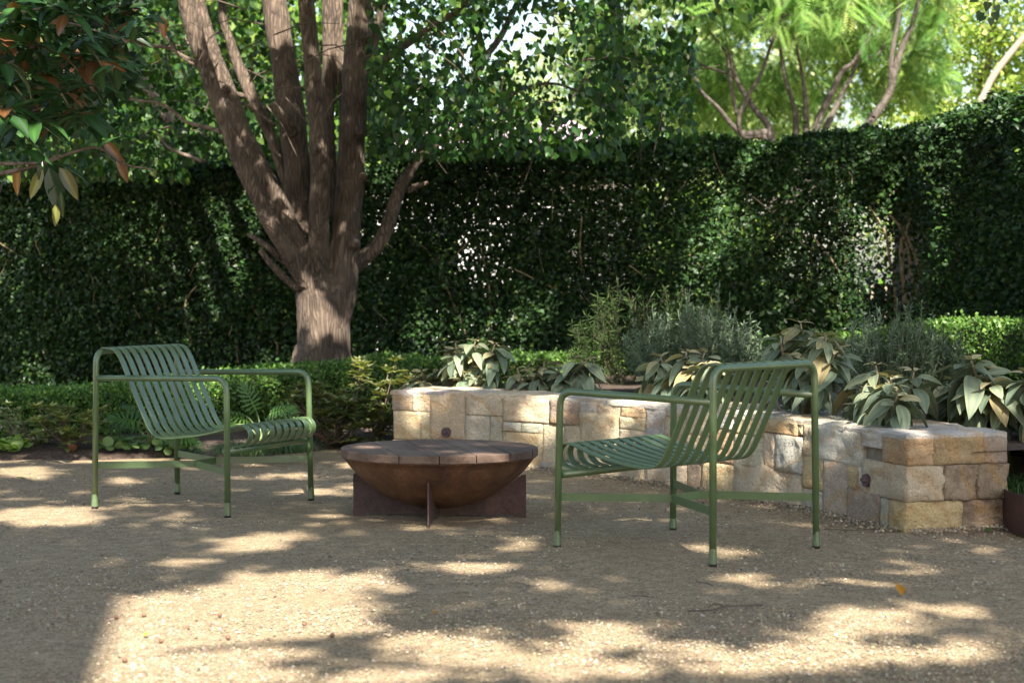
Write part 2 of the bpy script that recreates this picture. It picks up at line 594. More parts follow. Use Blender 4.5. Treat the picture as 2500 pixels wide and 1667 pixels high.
# garden bed of mulch at the left, behind the gravel edge
edge = [gp(-420, 1128), gp(0, 1122), gp(230, 1121), gp(420, 1115), gp(600, 1116), gp(780, 1098), gp(900, 1086), Vector(wall_pt(0, .3, 0))]
edge = smooth_path([(e.x, e.y) for e in edge], 8)
V, F = [], []
for i, (x, y) in enumerate(edge):
    for j, (dy, z) in enumerate(((0, -.01), (.03, .018), (.25, .05), (.8, .06), (2.5, .05), (40, .05))):
        jit = .02 * mnoise.noise(Vector((x * 9, y * 9, j))) if j < 3 else 0
        V.append((x * (1 + dy * .02), y + dy + jit, z + jit * .4))
for i in range(len(edge) - 1):
    for j in range(5):
        a = i * 6 + j
        F.append((a, a + 6, a + 7, a + 1))
bed = obj('garden_bed', V, F, M['mulch'], smooth=True)
tag(bed, 'dark mulched garden bed behind the gravel edge', 'garden bed', kind='structure')
# raised bed soil behind the stone wall
V, F = [], []
us = np.linspace(-.1, U_END + .03, 30)
for u in us:
    for n_, z in ((.30, .31), (WT + .1, .315), (1.2, .33), (2.6, .36), (6.5, .36)):
        x, y, _ = wall_pt(u, n_, 0)
        V.append((x, y + (1.5 if n_ > 2 else 0), z))
for i in range(len(us) - 1):
    for j in range(4):
        a = i * 5 + j
        F.append((a, a + 1, a + 6, a + 5))
obj('raised_bed_soil', V, F, M['mulch'], smooth=True)
tag(bpy.data.objects['raised_bed_soil'], 'dark soil filling the raised bed behind the stone wall', 'soil', kind='structure')

# loose stone chips on the court
T_CHIP = (np.array([(-.5, -.4, 0), (.5, -.35, 0), (.42, .4, 0), (-.45, .45, 0), (-.12, -.1, .42), (.2, .15, .38)]),
          [(0, 1, 4), (1, 5, 4), (1, 2, 5), (2, 3, 5), (3, 4, 5), (3, 0, 4)])
def scatter_chips(n, ymin, ymax, smin, smax, name):
    Y = 1 / (1 / ymax + rng.random(n) * (1 / ymin - 1 / ymax))
    X = (rng.random(n) - .5) * 2 * (Y * .30 + .15)
    keep = np.ones(n, bool)
    ey = np.interp(X, edge[:, 0], edge[:, 1])
    keep &= ~((X < edge[-1, 0]) & (Y > ey - .02))
    order = np.argsort(WP[:, 0])
    wy = np.interp(X, WP[order, 0], WP[order, 1])
    keep &= ~((X > WP[0, 0]) & (Y > wy - .01) & (X < 2.0))
    keep &= ~((X > 1.56) & (Y > 7.25))
    X, Y = X[keep], Y[keep]
    P = np.stack([X, Y, np.full(len(X), -.002)], 1)
    # patchy: gather chips in drifts
    d = fbm(P, 2.2)
    k2 = rng.random(len(P)) < np.clip((d - .32) * 3.2, .12, 1)
    P = P[k2]
    n = len(P)
    ang = rng.random(n) * 2 * PI
    D = np.stack([np.cos(ang), np.sin(ang), rng.normal(0, .12, n)], 1)
    Nn = np.tile([0, 0, 1.0], (n, 1)) + rng.normal(0, .15, (n, 3))
    size = smin + (smax - smin) * rng.random(n) ** 3
    cols = pick_col(n, [(.26, .20, .125), (.34, .275, .18), (.38, .315, .225), (.43, .375, .295), (.20, .15, .095), (.15, .12, .09)], [.26, .27, .13, .035, .18, .125], .16)
    o = leaf_mass(name, P, D, Nn, size, T_CHIP, cols, M['chip'], width=.8)
    return o
o = scatter_chips(80000, 4.3, 11.2, .0035, .013, 'gravel_chips')
tag(o, 'loose angular stone chips scattered over the gravel court', 'gravel', kind='stuff')

# a drift of coarser chips along the foot of the wall
n = 5200
uu = rng.random(n) * (U_END + .45)
dd = rng.exponential(.055, n)
P = np.array([wall_pt(a, -.012 - b_, .0) if a < U_END else wall_pt(U_END + .02 + b_, a - U_END, 0) for a, b_ in zip(uu, dd)])
P[:, 2] = np.clip(.012 - dd * .12, -.002, 1)
ang = rng.random(n) * 2 * PI
o = leaf_mass('wall_foot_chips', P, np.stack([np.cos(ang), np.sin(ang), rng.normal(0, .2, n)], 1), np.tile([0, 0, 1.0], (n, 1)) + rng.normal(0, .25, (n, 3)), .004 + .012 * rng.random(n) ** 2.5, T_CHIP, pick_col(n, [(.26, .20, .13), (.36, .29, .2), (.46, .4, .31), (.14, .105, .075)], [.3, .3, .15, .25], .16), M['chip'], width=.8)
tag(o, 'drift of coarse chips and grit along the foot of the stone wall', 'gravel', kind='stuff')

# ================================================================== STONE WALL
def rounded_stone(u0, u1, n0, n1, z0, z1, K=9, amp=.008, seed=0, proud=.0, r=.0035):
    """rock-faced block in wall coordinates"""
    g = .0005
    u0, u1, z0, z1 = u0 + g, u1 - g, z0 + g, z1 - g
    V, F, idx = [], [], {}
    def key(a, b, c): return (round(a, 4), round(b, 4), round(c, 4))
    def vert(a, b, c):
        k = key(a, b, c)
        if k in idx: return idx[k]
        h = ((u1 - u0) / 2, (n1 - n0) / 2, (z1 - z0) / 2)
        rr = min(r, h[0] * .45, h[2] * .45)
        p = [a * h[0], b * h[1], c * h[2]]
        q = [max(-(h[i] - rr), min(h[i] - rr, p[i])) for i in range(3)]
        d = Vector([p[i] - q[i] for i in range(3)])
        if d.length > 1e-9: d = d.normalized() * rr
        u, nn, z = (u0 + u1) / 2 + q[0] + d[0], (n0 + n1) / 2 + q[1] + d[1], (z0 + z1) / 2 + q[2] + d[2]
        s = Vector((u * 9 + seed, nn * 9, z * 9))
        ex = max(0, 1 - max(abs(a), abs(c)) ** 4)
        rough = mnoise.noise(s) * amp * 1.7 + mnoise.noise(s * 3.1) * amp * 1.1 + abs(mnoise.noise(s * 1.7 + Vector((5, 1, 2)))) * amp * 1.6 + mnoise.noise(s * 6.5) * amp * .6
        nn -= (proud + rough * (.35 + .65 * ex)) if b < 0 else 0
        u += mnoise.noise(s * 1.3 + Vector((9, 9, 9))) * .0016 + ((rough if u1 > U_END - .05 and a > 0 else 0))
        z += mnoise.noise(s * 1.1 + Vector((3, 7, 9))) * .0014
        idx[k] = len(V)
        V.append(wall_pt(u, nn, z))
        return idx[k]
    L_ = np.linspace(-1, 1, K + 1)
    for ax in range(3):
        for sgn in (-1, 1):
            for i in range(K):
                for j in range(K):
                    q = []
                    for (x, y) in ((L_[i], L_[j]), (L_[i + 1], L_[j]), (L_[i + 1], L_[j + 1]), (L_[i], L_[j + 1])):
                        c = [0, 0, 0]
                        c[ax] = sgn
                        c[(ax + 1) % 3] = x
                        c[(ax + 2) % 3] = y
                        q.append(vert(*c))
                    F.append(q if sgn > 0 else q[::-1])
    return V, F
wall = empty('stone_wall', (0, 0, 0))
tag(wall, 'low curved sandstone block wall edging the raised bed', 'stone wall')
# px -> wall coordinates
_us = np.linspace(-.3, U_END, 300)
_mid = np.array([wall_pt(u, 0, .2) for u in _us])
_pxs = to_px(_mid)[0]
def px_uz(px, py):
    u = float(np.interp(px, _pxs, _us))
    y0 = to_px(np.array(wall_pt(u, 0, 0)))[1]
    y1 = to_px(np.array(wall_pt(u, 0, WALL_H)))[1]
    return u, WALL_H * (py - y0) / (y1 - y0)
SC_COL = dict(c=(.67, .555, .39), p=(.63, .50, .355), g=(.56, .525, .475), w=(.67, .625, .55), o=(.60, .43, .245), b=(.35, .28, .215), y=(.68, .55, .36), e=(.57, .525, .42), d=(.26, .195, .14), f=(.40, .285, .17))  # last two: end-face browns, real brown stone plus shade put into the colour
def zc(o, s): return lambda r: (o[0] + r[0] / s, o[0] + r[1] / s, o[1] + r[2] / s, o[1] + r[3] / s)
z4, z2, z5 = zc((920, 880), 4.704), zc((1320, 840), 2.704), zc((1780, 900), 3.267)
front = []
for r, c in [((175, 410, 350, 577), 'b'), ((410, 618, 356, 590), 'p'), ((188, 501, 577, 907), 'y'), ((501, 617, 590, 908), 'y'), ((188, 430, 907, 1170), 'y'), ((430, 890, 912, 1190), 'y'),
             ((618, 1018, 365, 915), 'p'), ((1018, 1448, 378, 635), 'c'), ((1018, 1302, 632, 945), 'e'), ((1302, 1448, 640, 948), 'e'), ((890, 1448, 935, 1215), 'y'),
             ((1448, 1990, 396, 712), 'p'), ((1990, 2345, 434, 742), 'b'), ((1448, 1653, 706, 814), 'e'), ((1653, 1907, 716, 836), 'e'), ((1448, 1907, 824, 1262), 'y'),
             ((1907, 2152, 728, 1165), 'c'), ((2152, 2590, 744, 1168), 'c'), ((1907, 2345, 1166, 1300), 'e')]:
    front.append((z4(r), c))
for r, c in [((262, 377, 366, 456), 'g'), ((377, 526, 374, 476), 'y'), ((526, 690, 388, 486), 'o'), ((263, 516, 456, 700), 'y'), ((516, 689, 478, 568), 'p'), ((516, 689, 566, 690), 'c'),
             ((690, 827, 398, 745), 'g'), ((827, 965, 412, 482), 'c'), ((827, 965, 484, 745), 'y'), ((965, 1120, 424, 600), 'c'), ((1120, 1272, 430, 560), 'w'), ((965, 1110, 600, 775), 'p'), ((1110, 1272, 560, 785), 'o'),
             ((0, 265, 775, 880), 'g'), ((355, 690, 745, 915), 'y'), ((265, 355, 700, 900), 'e'), ((690, 965, 745, 940), 'c'), ((965, 1062, 775, 958), 'b'), ((1062, 1275, 785, 985), 'o')]:
    front.append((z2(r), c))
for r, c in [((38, 587, 770, 1072), 'c'), ((280, 550, 372, 520), 'o'), ((550, 596, 402, 530), 'p'), ((280, 372, 512, 800), 'y'), ((372, 592, 530, 830), 'g'), ((38, 280, 345, 530), 'y'), ((38, 280, 530, 785), 'c'),
             ((596, 702, 408, 705), 'p'), ((590, 756, 705, 962), 'o'), ((587, 748, 962, 1140), 'e'), ((702, 1062, 420, 760), 'w'), ((756, 952, 742, 1185), 'c'), ((952, 1036, 772, 965), 'o'), ((1036, 1066, 782, 985), 'w'),
             ((1062, 1222, 478, 628), 'w'), ((945, 1216, 968, 1232), 'b'), ((1216, 1284, 1030, 1250), 'e')]:
    front.append((z5(r), c))
sd = 0
def jitc(c): 
    k = math.exp(random.gauss(0, .08))
    return (*[x * k * (1 + random.gauss(0, .03)) for x in SC_COL[c]], 1)
def stone(u0, u1, n0, n1, z0, z1, c, **kw):
    global sd
    sd += 13.7
    V, F = rounded_stone(u0, u1, n0, n1, z0, z1, seed=sd, **kw)
    o = obj('stone', V, F, M['stone'], wall, True)
    o.color = jitc(c)
    return o
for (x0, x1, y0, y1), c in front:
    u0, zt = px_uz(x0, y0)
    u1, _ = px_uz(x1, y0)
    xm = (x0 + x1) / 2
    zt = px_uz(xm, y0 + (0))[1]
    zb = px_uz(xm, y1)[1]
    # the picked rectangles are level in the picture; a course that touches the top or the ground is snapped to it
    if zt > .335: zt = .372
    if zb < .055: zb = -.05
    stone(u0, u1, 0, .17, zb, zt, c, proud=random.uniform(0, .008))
# corner stones (wrap round) and the end face, brown stone darkened further for its shade
def uat(x): return px_uz(1780 + x / 3.267, 1100)[0]
EZ = lambda y: max(-.05, (1293 - (900 + y / 3.267)) / 610.)
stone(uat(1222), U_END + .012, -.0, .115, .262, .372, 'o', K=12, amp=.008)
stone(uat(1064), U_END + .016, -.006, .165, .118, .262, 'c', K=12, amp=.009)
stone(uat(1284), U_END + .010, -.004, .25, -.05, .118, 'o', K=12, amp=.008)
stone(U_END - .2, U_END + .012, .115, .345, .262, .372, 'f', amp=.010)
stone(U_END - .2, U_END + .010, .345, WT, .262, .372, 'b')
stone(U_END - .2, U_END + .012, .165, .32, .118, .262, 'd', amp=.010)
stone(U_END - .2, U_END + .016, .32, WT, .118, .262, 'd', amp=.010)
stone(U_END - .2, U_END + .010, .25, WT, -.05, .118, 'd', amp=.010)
# back of the wall and left end are plain coursed blocks
for k, u in enumerate(np.arange(0, U_END - .25, .42)):
    stone(u, min(u + .42, U_END - .21), WT - .1, WT, .15, .372, 'c', K=3)
# core
V, F = [], []
for u in np.linspace(.03, U_END - .03, 40):
    for n_, z in ((.02, -.05), (.02, .368), (WT - .02, .368), (WT - .02, -.05)):
        V.append(wall_pt(u, n_, z))
for i in range(39):
    for j in range(4):
        a, b = i * 4 + j, i * 4 + (j + 1) % 4
        F.append((a, b, b + 4, a + 4))
F += [(0, 1, 2, 3), (159, 158, 157, 156)]
obj('core', V, F, M['mortar'], wall)
# cap stones: irregular split slabs
def cap(poly, c, zt, seed):
    """poly in (u, n); a slab with a cleft top"""
    c0 = np.mean(poly, 0)
    ring = []
    for i in range(len(poly)):
        a, b = np.array(poly[i]), np.array(poly[(i + 1) % len(poly)])
        m = max(2, int(np.linalg.norm(b - a) / .045))
        for k in range(m):
            p = a + (b - a) * k / m
            p = c0 + (p - c0) * (1 - .0035 / max(.03, np.linalg.norm(p - c0)))
            p = p + (mnoise.noise(Vector((p[0] * 23, p[1] * 23, seed))) * .006 if 0.01 < p[1] < WT - .01 else 0)
            ring.append(p)
    V, F = [], []
    n = len(ring)
    for z, s in ((.365, 1.0), (zt - .006, 1.0), (zt, .94), (zt, .62), (zt, .3)):
        for p in ring:
            q = c0 + (p - c0) * s
            dz = 0
            if z > .37:
                P_ = Vector((q[0] * 7, q[1] * 7, seed))
                dz = mnoise.noise(P_) * .008 + mnoise.noise(P_ * 3) * .004 + (.006 if mnoise.noise(P_ * 1.3 + Vector((4, 4, 4))) > .15 else 0)
            V.append(wall_pt(q[0], q[1] - (.003 if q[1] < .02 else 0), z + dz))
    for l in range(4):
        for k in range(n):
            k2 = (k + 1) % n
            F.append((l * n + k, l * n + k2, (l + 1) * n + k2, (l + 1) * n + k))
    V.append(wall_pt(c0[0], c0[1], zt + .003))
    for k in range(n): F.append((4 * n + k, 4 * n + (k + 1) % n, 5 * n))
    o = obj('cap_stone', V, F, M['stone'], wall, False)
    o.color = jitc(c)
cuts_f = [-.01, .33, .62, .92, 1.12, 1.5, 1.75, 2.12, 2.5, 2.85, 3.1, 3.45, U_END + .014]
cuts_f = [c * (U_END / 3.95) if 0 < c < 3.9 else c for c in cuts_f]
cuts_b = [c + random.uniform(-.14, .14) for c in cuts_f[1:-1]]
cuts_b = [-.01] + cuts_b + [U_END + .012]
for i in range(len(cuts_f) - 1):
    f0, f1, b0, b1 = cuts_f[i], cuts_f[i + 1], cuts_b[i], cuts_b[i + 1]
    h = random.uniform(.16, .30)
    a0, a1 = f0 + (b0 - f0) * h / WT, f1 + (b1 - f1) * h / WT
    h0 = h
    if i % 3 == 2:
        cap([(f0, -.004), (f1, -.004), (b1, WT), (b0, WT)], 'gwcg'[i % 4], .388, i * 3.1)
    else:
        cap([(f0, -.004), (f1, -.004), (a1, h0), (a0, h0)], 'gcwc'[i % 4], .386 + random.uniform(-.002, .004), i * 3.1)
        cap([(a0, h0), (a1, h0), (b1, WT), (b0, WT)], 'cgcw'[i % 4], .388 + random.uniform(-.002, .005), i * 3.1 + 50)

# wall lights
def wall_light(px, py, label):
    u, z = px_uz(px, py)
    root = empty('wall_light', wall_pt(u, -.012, z))
    a, b = Vector(wall_pt(u, 0, z)), Vector(wall_pt(u, -1, z))
    d = (b - a).normalized()
    side = Vector((d.y, -d.x, 0))
    tag(root, label, 'wall light', 'round lights set in the stone wall')
    R = .0285
    def disc(rad, d0, d1, n=28, ang=(0, 2 * PI), taper=1.0):
        V, F = [], []
        A = np.linspace(ang[0], ang[1], n, endpoint=ang != (0, 2 * PI))
        for dd, s in ((d0, 1), (d1, taper)):
            for t in A: V.append((side * math.cos(t) + Vector((0, 0, 1)) * math.sin(t)) * rad * s + d * dd)
        for k in range(n - (0 if ang == (0, 2 * PI) else 1)):
            F.append((k, (k + 1) % n, n + (k + 1) % n, n + k))
        F.append(tuple(range(n, 2 * n)))
        F.append(tuple(range(n - 1, -1, -1)))
        return V, F
    obj('face_plate', *disc(R, -.012, .010, taper=.93), M['lamp'], root)
    obj('hood', *disc(R * .62, .010, .024, 16, (-.25, PI + .25), .7), M['lamp'], root)
    obj('lens', *disc(R * .3, .010, .014), M['dark'], root)
wall_light(1092, 1055, 'round bronze wall light set in large tan block near wall\'s far end')
wall_light(2122, 1172, 'round bronze wall light set beside the wall\'s near corner')

# ================================================================== LOUNGE CHAIRS
CW_R, CW_F, CL, ARM = .614, .674, .694, .597
def make_chair(name, loc, rz, label):
    root = empty(name, loc, rz)
    tag(root, label, 'lounge chair', 'green metal lounge chairs')
    TR = .0132
    xr, xf = CW_R / 2, CW_F / 2
    # back frame: inverted U
    pts = round_corner([(-xr - .008, -.008, .008), (-xr, 0, .70 - TR), (xr, 0, .70 - TR), (xr + .008, -.008, .008)], .055, 8)
    m = MB().tube(pts, TR, 16)
    m.build('back_frame', M['paint'], root, True)
    for s in (-1, 1):
        # arm rest running into front leg
        pts = round_corner([(s * xr, 0, ARM - .028), (s * xf, CL, ARM - TR), (s * (xf + .008), CL + .008, .008)], .062, 8)
        MB().tube(pts, TR, 16).build('armrest', M['paint'], root, True)
        for (x, y) in ((s * (xr + .008), -.008), (s * (xf + .008), CL + .008)):
            MB().tube([(x, y, .06), (x, y, .03), (x, y, .015), (x, y, .006)], [TR + .0002, TR + .001, TR + .0022, TR + .0024], 16, False).build('foot_ferrule', M['paint'], root, True)
            MB().tube([(x, y, .009), (x, y, -.004)], [TR + .002, TR + .001], 16).build('foot_cap', M['rubber'], root, True)
        # bent flat stretcher
        a = Vector((s * (xf + .003), CL + .004, .187))
        c = Vector((s * .085, .36, .187))
        b = Vector((s * (xr + .003), -.003, .187))
        m = MB()
        for p, q in ((a, c), (c, b)):
            d = (q - p)
            ang = math.atan2(d.y, d.x)
            m.box((p + q) / 2, (d.length + .004, .006, .030), Matrix.Rotation(ang, 3, 'Z'))
        m.build('stretcher', M['paint'], root)
    MB().box((0, .36, .187), (.168, .006, .0296)).build('stretcher_link', M['paint'], root)
    # front rail
    MB().tube([(-xf + .002, CL - .012, .272), (xf - .002, CL - .012, .272)], .0145, 14).build('front_rail', M['paint'], root, True)
    # slats
    prof = [(.004, .7005), (.035, .700), (.068, .693), (.092, .668), (.116, .625), (.165, .520), (.222, .405), (.248, .357), (.280, .325), (.325, .3135),
            (.40, .317), (.50, .330), (.61, .353), (.685, .376), (.722, .381), (.750, .371), (.765, .346), (.759, .318), (.738, .298), (.712, .291), (.684, .287)]
    pr = smooth_path(prof, 3)
    w, th = .034, .0065
    V, F = [], []
    n = len(pr)
    for i, (y, z) in enumerate(pr):
        t = pr[min(i + 1, n - 1)] - pr[max(i - 1, 0)]
        t /= np.linalg.norm(t)
        nn = np.array([-t[1], t[0]])
        e = .0012
        for (dx, dn) in ((-w / 2, -th / 2 + e), (-w / 2, th / 2 - e), (-w / 2 + e, th / 2), (w / 2 - e, th / 2), (w / 2, th / 2 - e), (w / 2, -th / 2 + e), (w / 2 - e, -th / 2), (-w / 2 + e, -th / 2)):
            V.append((dx, y + nn[0] * dn, z + nn[1] * dn))
    for i in range(n - 1):
        for k in range(8):
            k2 = (k + 1) % 8
            F.append((i * 8 + k, i * 8 + k2, i * 8 + 8 + k2, i * 8 + 8 + k))
    F += [tuple(range(8)), tuple((n - 1) * 8 + k for k in range(7, -1, -1))]
    me = mesh_from('slat', V, F)
    for k in range(10):
        o = link('slat', me, M['paint'], root)
        o.location = (-.262 + k * .524 / 9, 0, 0)
    return root
make_chair('lounge_chair', (-1.699, 8.521, 0), -1.998, 'green slatted metal lounge chair showing its seat front, beside the leafy low hedge')
make_chair('lounge_chair', (.915, 6.776, 0), .807, 'green slatted metal lounge chair with its back turned, in front of the stone wall')

# ================================================================== FIRE PIT
PC = Vector((-.308, 7.94, 0))
pa = math.atan2(-.085, .9963)
pit = empty('fire_pit', PC, pa)
tag(pit, 'rusted steel bowl fire pit on crossed plate feet', 'fire pit')
BR, BZ0, BZ1 = .405, .036, .252          # rim radius, bottom, rim height
def bowl_r(t):                            # spherical cap
    h = BZ1 - BZ0
    R = (BR * BR + h * h) / (2 * h)
    z = BZ0 + h * t
    return math.sqrt(max(0, R * R - (R - (z - BZ0)) ** 2)), z
V, F = [], []
ns = 72
rings = [(1.0, 0)] + [bowl_r(t) for t in np.linspace(.0, 1, 16) ** 1.7]
rings[0] = (.001, BZ0 - .0)
rings += [(BR + .007, BZ1 + .002), (BR + .007, BZ1 + .008), (BR - .004, BZ1 + .008)] + [(r - .006, z + .008) for r, z in [bowl_r(t) for t in np.linspace(.97, .02, 8)]]
for r, z in rings:
    r = max(r, .001)
    for k in range(ns):
        a = 2 * PI * k / ns
        V.append((r * math.cos(a), r * math.sin(a), z))
for i in range(len(rings) - 1):
    for k in range(ns):
        k2 = (k + 1) % ns
        F.append((i * ns + k, i * ns + k2, (i + 1) * ns + k2, (i + 1) * ns + k))
obj('bowl', V, F, M['rust'], pit, True)
def foot_plate(rot, half, notch):
    V, F = [], []
    th = .006
    xs_ = np.linspace(-half, half, 41)
    top = []
    h = BZ1 - BZ0
    R = (BR * BR + h * h) / (2 * h)
    for x in xs_:
        zb = BZ0 + R - math.sqrt(R * R - x * x) - .001
        top.append(min(zb, .178))
    c, s = math.cos(rot), math.sin(rot)
    for y in (-th / 2, th / 2):
        for x, zt in zip(xs_, top):
            zb = -.006 if abs(x) > half - .055 else notch
            for z in (zb, max(zt, zb + .004)):
                V.append((x * c - y * s, x * s + y * c, z))
    n = len(xs_)
    for i in range(n - 1):
        a = 2 * i
        F += [(a, a + 2, a + 3, a + 1), (2 * n + a, 2 * n + a + 1, 2 * n + a + 3, 2 * n + a + 2),
              (a + 1, a + 3, 2 * n + a + 3, 2 * n + a + 1), (a, 2 * n + a, 2 * n + a + 2, a + 2)]
    F += [(0, 1, 2 * n + 1, 2 * n), (2 * n - 2, 4 * n - 2, 4 * n - 1, 2 * n - 1)]
    obj('foot_plate', V, F, M['rust2'], pit)
foot_plate(0, .369, .007)
foot_plate(PI / 2, .369, .009)
# lid of planks
lid = empty('plank_cover', PC + Vector((0, 0, BZ1 + .0085)), 0)
tag(lid, 'round cover of weathered hardwood planks lying on the fire pit', 'cover')
ang = math.radians(13)
LR, LT = .4185, .031
bounds = [-LR, -.232, -.078, .074, .226, .352, LR]
lp = []
for i in range(6):
    a, b = bounds[i] + (.002 if i else 0), bounds[i + 1] - (.002 if i < 5 else 0)
    side = []
    ux = np.linspace(a, b, 14)
    ux[0] = max(ux[0], -LR * .99998); ux[-1] = min(ux[-1], LR * .99998)
    ring = [(x, -math.sqrt(max(0, LR * LR - x * x))) for x in ux] + [(x, math.sqrt(max(0, LR * LR - x * x))) for x in ux[::-1]]
    V, F = [], []
    cx, cy = np.mean(ring, 0)
    e = .0025
    for z, ins in ((0, 0), (LT - e, 0), (LT, e)):
        for (x, y) in ring:
            dx, dy = x - cx, y - cy
            l = math.hypot(dx, dy) + 1e-9
            V.append((x - dx / l * ins, y - dy / l * ins, z))
    n = len(ring)
    for l_ in range(2):
        for k in range(n):
            k2 = (k + 1) % n
            F.append((l_ * n + k, l_ * n + k2, l_ * n + n + k2, l_ * n + n + k))
    F.append(tuple(2 * n + k for k in range(n)))
    F.append(tuple(range(n - 1, -1, -1)))
    o = obj('plank', V, F, M['timber'], lid)
    o.rotation_euler = (0, 0, ang)

# ================================================================== HEDGES
def hedge_front_noise(u, z): return None
TH = 2.2
th_ctrl = [(-6.4, 16.8), (-4.4, 16.25), (-2.6, 15.8), (-.5, 15.4), (1.2, 14.95), (2.5, 14.55), (3.4, 14.3)]
sh_ctrl = [(2.8, 15.3), (2.95, 14.2), (3.08, 12.8), (3.17, 11.6), (3.4, 9.5), (3.6, 7.6)]
def path_fn(ctrl, sub=12):
    P = smooth_path(ctrl, sub)
    d = np.concatenate([[0], np.cumsum(np.linalg.norm(np.diff(P, axis=0), axis=1))])
    def f(u):
        x, y = np.interp(u, d, P[:, 0]), np.interp(u, d, P[:, 1])
        e = .15
        tx = np.interp(np.minimum(u + e, d[-1]), d, P[:, 0]) - np.interp(np.maximum(u - e, 0), d, P[:, 0])
        ty = np.interp(np.minimum(u + e, d[-1]), d, P[:, 1]) - np.interp(np.maximum(u - e, 0), d, P[:, 1])
        l = np.hypot(tx, ty)
        return x, y, tx / l, ty / l
    return f, d[-1]
HCOLS = [(.017, .042, .014), (.025, .06, .018), (.036, .084, .023), (.06, .12, .027), (.12, .18, .035)]
HW = [.3, .34, .24, .09, .03]
def hedge_leaves(fn, Ltot, height, thick, dens, size, cols, w, side, thin=None, umin=0, umax=None, bump_amp=.14, botz=.02, tmpl=T_FOLD, wid=1.0, seed=0, topdens=.8):
    umax = Ltot if umax is None else umax
    hmax = height(np.linspace(umin, umax, 50)).max()
    n = int((umax - umin) * hmax * dens)
    u = umin + rng.random(n) * (umax - umin)
    z = botz + rng.random(n) ** .92 * (height(u) - botz)
    d = rng.exponential(thick * .33, n)
    d = np.where(d > thick, rng.random(n) * thick, d)
    # top cap
    nt = int((umax - umin) * thick * dens * topdens)
    u = np.concatenate([u, umin + rng.random(nt) * (umax - umin)])
    height = height(u)
    z = np.concatenate([z, height[n:] - rng.exponential(.045, nt)])
    d = np.concatenate([d, rng.random(nt) * thick])
    top = np.concatenate([np.zeros(n, bool), np.ones(nt, bool)])
    x, y, tx, ty = fn(u)
    nx, ny = -ty * side, tx * side           # inward
    b = (fbm(np.stack([u * 1.0, z, np.zeros_like(u)], 1), 1.6, seed) - .5) * 2 * bump_amp
    b2 = (vnoise(np.stack([u, d * 2, np.full_like(u, 3.)], 1), 2.2, seed + 5) - .5) * 2 * bump_amp * .7
    z = z + np.where(z > height - .35, b2, b2 * .2) + np.where(top, rng.exponential(.02, len(u)) * (rng.random(len(u)) < .1), 0)
    # rounded shoulders
    sh = np.clip((z - (height - .14)) / .14, 0, 1) ** 2 * .10
    dd = d + b + sh
    P = np.stack([x + nx * dd, y + ny * dd, z], 1)
    keep = z > 0
    if thin is not None: keep &= rng.random(len(P)) < thin(P, d)
    P, top, nx, ny, height = P[keep], top[keep], nx[keep], ny[keep], height[keep]
    n = len(P)
    D = rand_dirs(n) * .8 + np.stack([-nx * .45, -ny * .45, np.full(n, -.1)], 1)
    Nn = np.stack([-nx, -ny, np.full(n, .45)], 1) + rng.normal(0, .75, (n, 3))
    Nn[top] = np.array([0, 0, 1.0]) + rng.normal(0, .6, (top.sum(), 3))
    s = size * np.clip(1 + rng.normal(0, .25, n), .5, 1.6)
    c = pick_col(n, cols, w, .2) * (.45 + 1.1 * fbm(P, 1.1, 61))[:, None]
    # fresh growth along the top edge
    fresh = (P[:, 2] > height - .12) & (rng.random(n) < .4)
    c[fresh] *= 1.5
    return P, D, Nn, s, c
def in_ell(px, py, e): return ((px - e[0]) / e[2]) ** 2 + ((py - e[1]) / e[3]) ** 2
# tall hedge along the back
fnb, Lb = path_fn(th_ctrl)
def thin_back(P, d):
    px, py = to_px(P)
    t = np.ones(len(P))
    hol = fbm(P, 2.6, 31)
    for e, k in (((1180, 640, 260, 130), 1.0), ((1750, 560, 380, 170), .9), ((620, 860, 120, 60), 1.0), ((900, 770, 110, 60), 1.0)):
        r = np.clip(1.15 - np.sqrt(in_ell(px, py, e)), 0, 1) * k
        t = np.minimum(t, 1 - np.clip(r * 2, 0, 1) * np.clip((hol - .42) * 3.4, 0, .62))
    t *= np.where(P[:, 2] < .25, .8, 1)
    # worn opening near the corner where fence and stems show
    r = in_ell(px, py, (2175, 650, 110, 190))
    t *= np.where(r < 1, .13 + .8 * np.clip(r, 0, 1) ** 2, 1)
    return t
hb = empty('tall_hedge', (0, 0, 0))
tag(hb, 'tall dark glossy clipped hedge running behind the tree', 'hedge')
P, D, Nn, s, c = hedge_leaves(fnb, Lb, lambda u: np.interp(u, [0, Lb * .2, Lb * .62, Lb * .9, Lb], [1.88, 1.9, 2.06, 2.14, 2.16]), .6, 13500, .043, HCOLS, HW, 1, thin_back, umin=.8)
leaf_mass('foliage', P, D, Nn, s, T_QUAD, c, M['leaf_hedge'], hb, 1.0)
# side hedge
fns, Ls = path_fn(sh_ctrl)
hs = empty('tall_hedge', (0, 0, 0))
tag(hs, 'tall dark glossy hedge returning forward beside the raised bed', 'hedge')
def thin_side(P, d):
    px, py = to_px(P)
    r = in_ell(px, py, (2190, 640, 110, 200))
    vis = (px < 2640)
    return np.where(r < 1, .05 + .6 * r ** 2, 1) * np.where(vis, 1, .3) * np.where(P[:, 2] < .3, .7, 1)
P, D, Nn, s, c = hedge_leaves(fns, Ls, lambda u: np.full_like(u, TH), .5, 10500, .043, HCOLS, HW, 1, thin_side, seed=40)
leaf_mass('foliage', P, D, Nn, s, T_QUAD, c, M['leaf_hedge'], hs, 1.0)
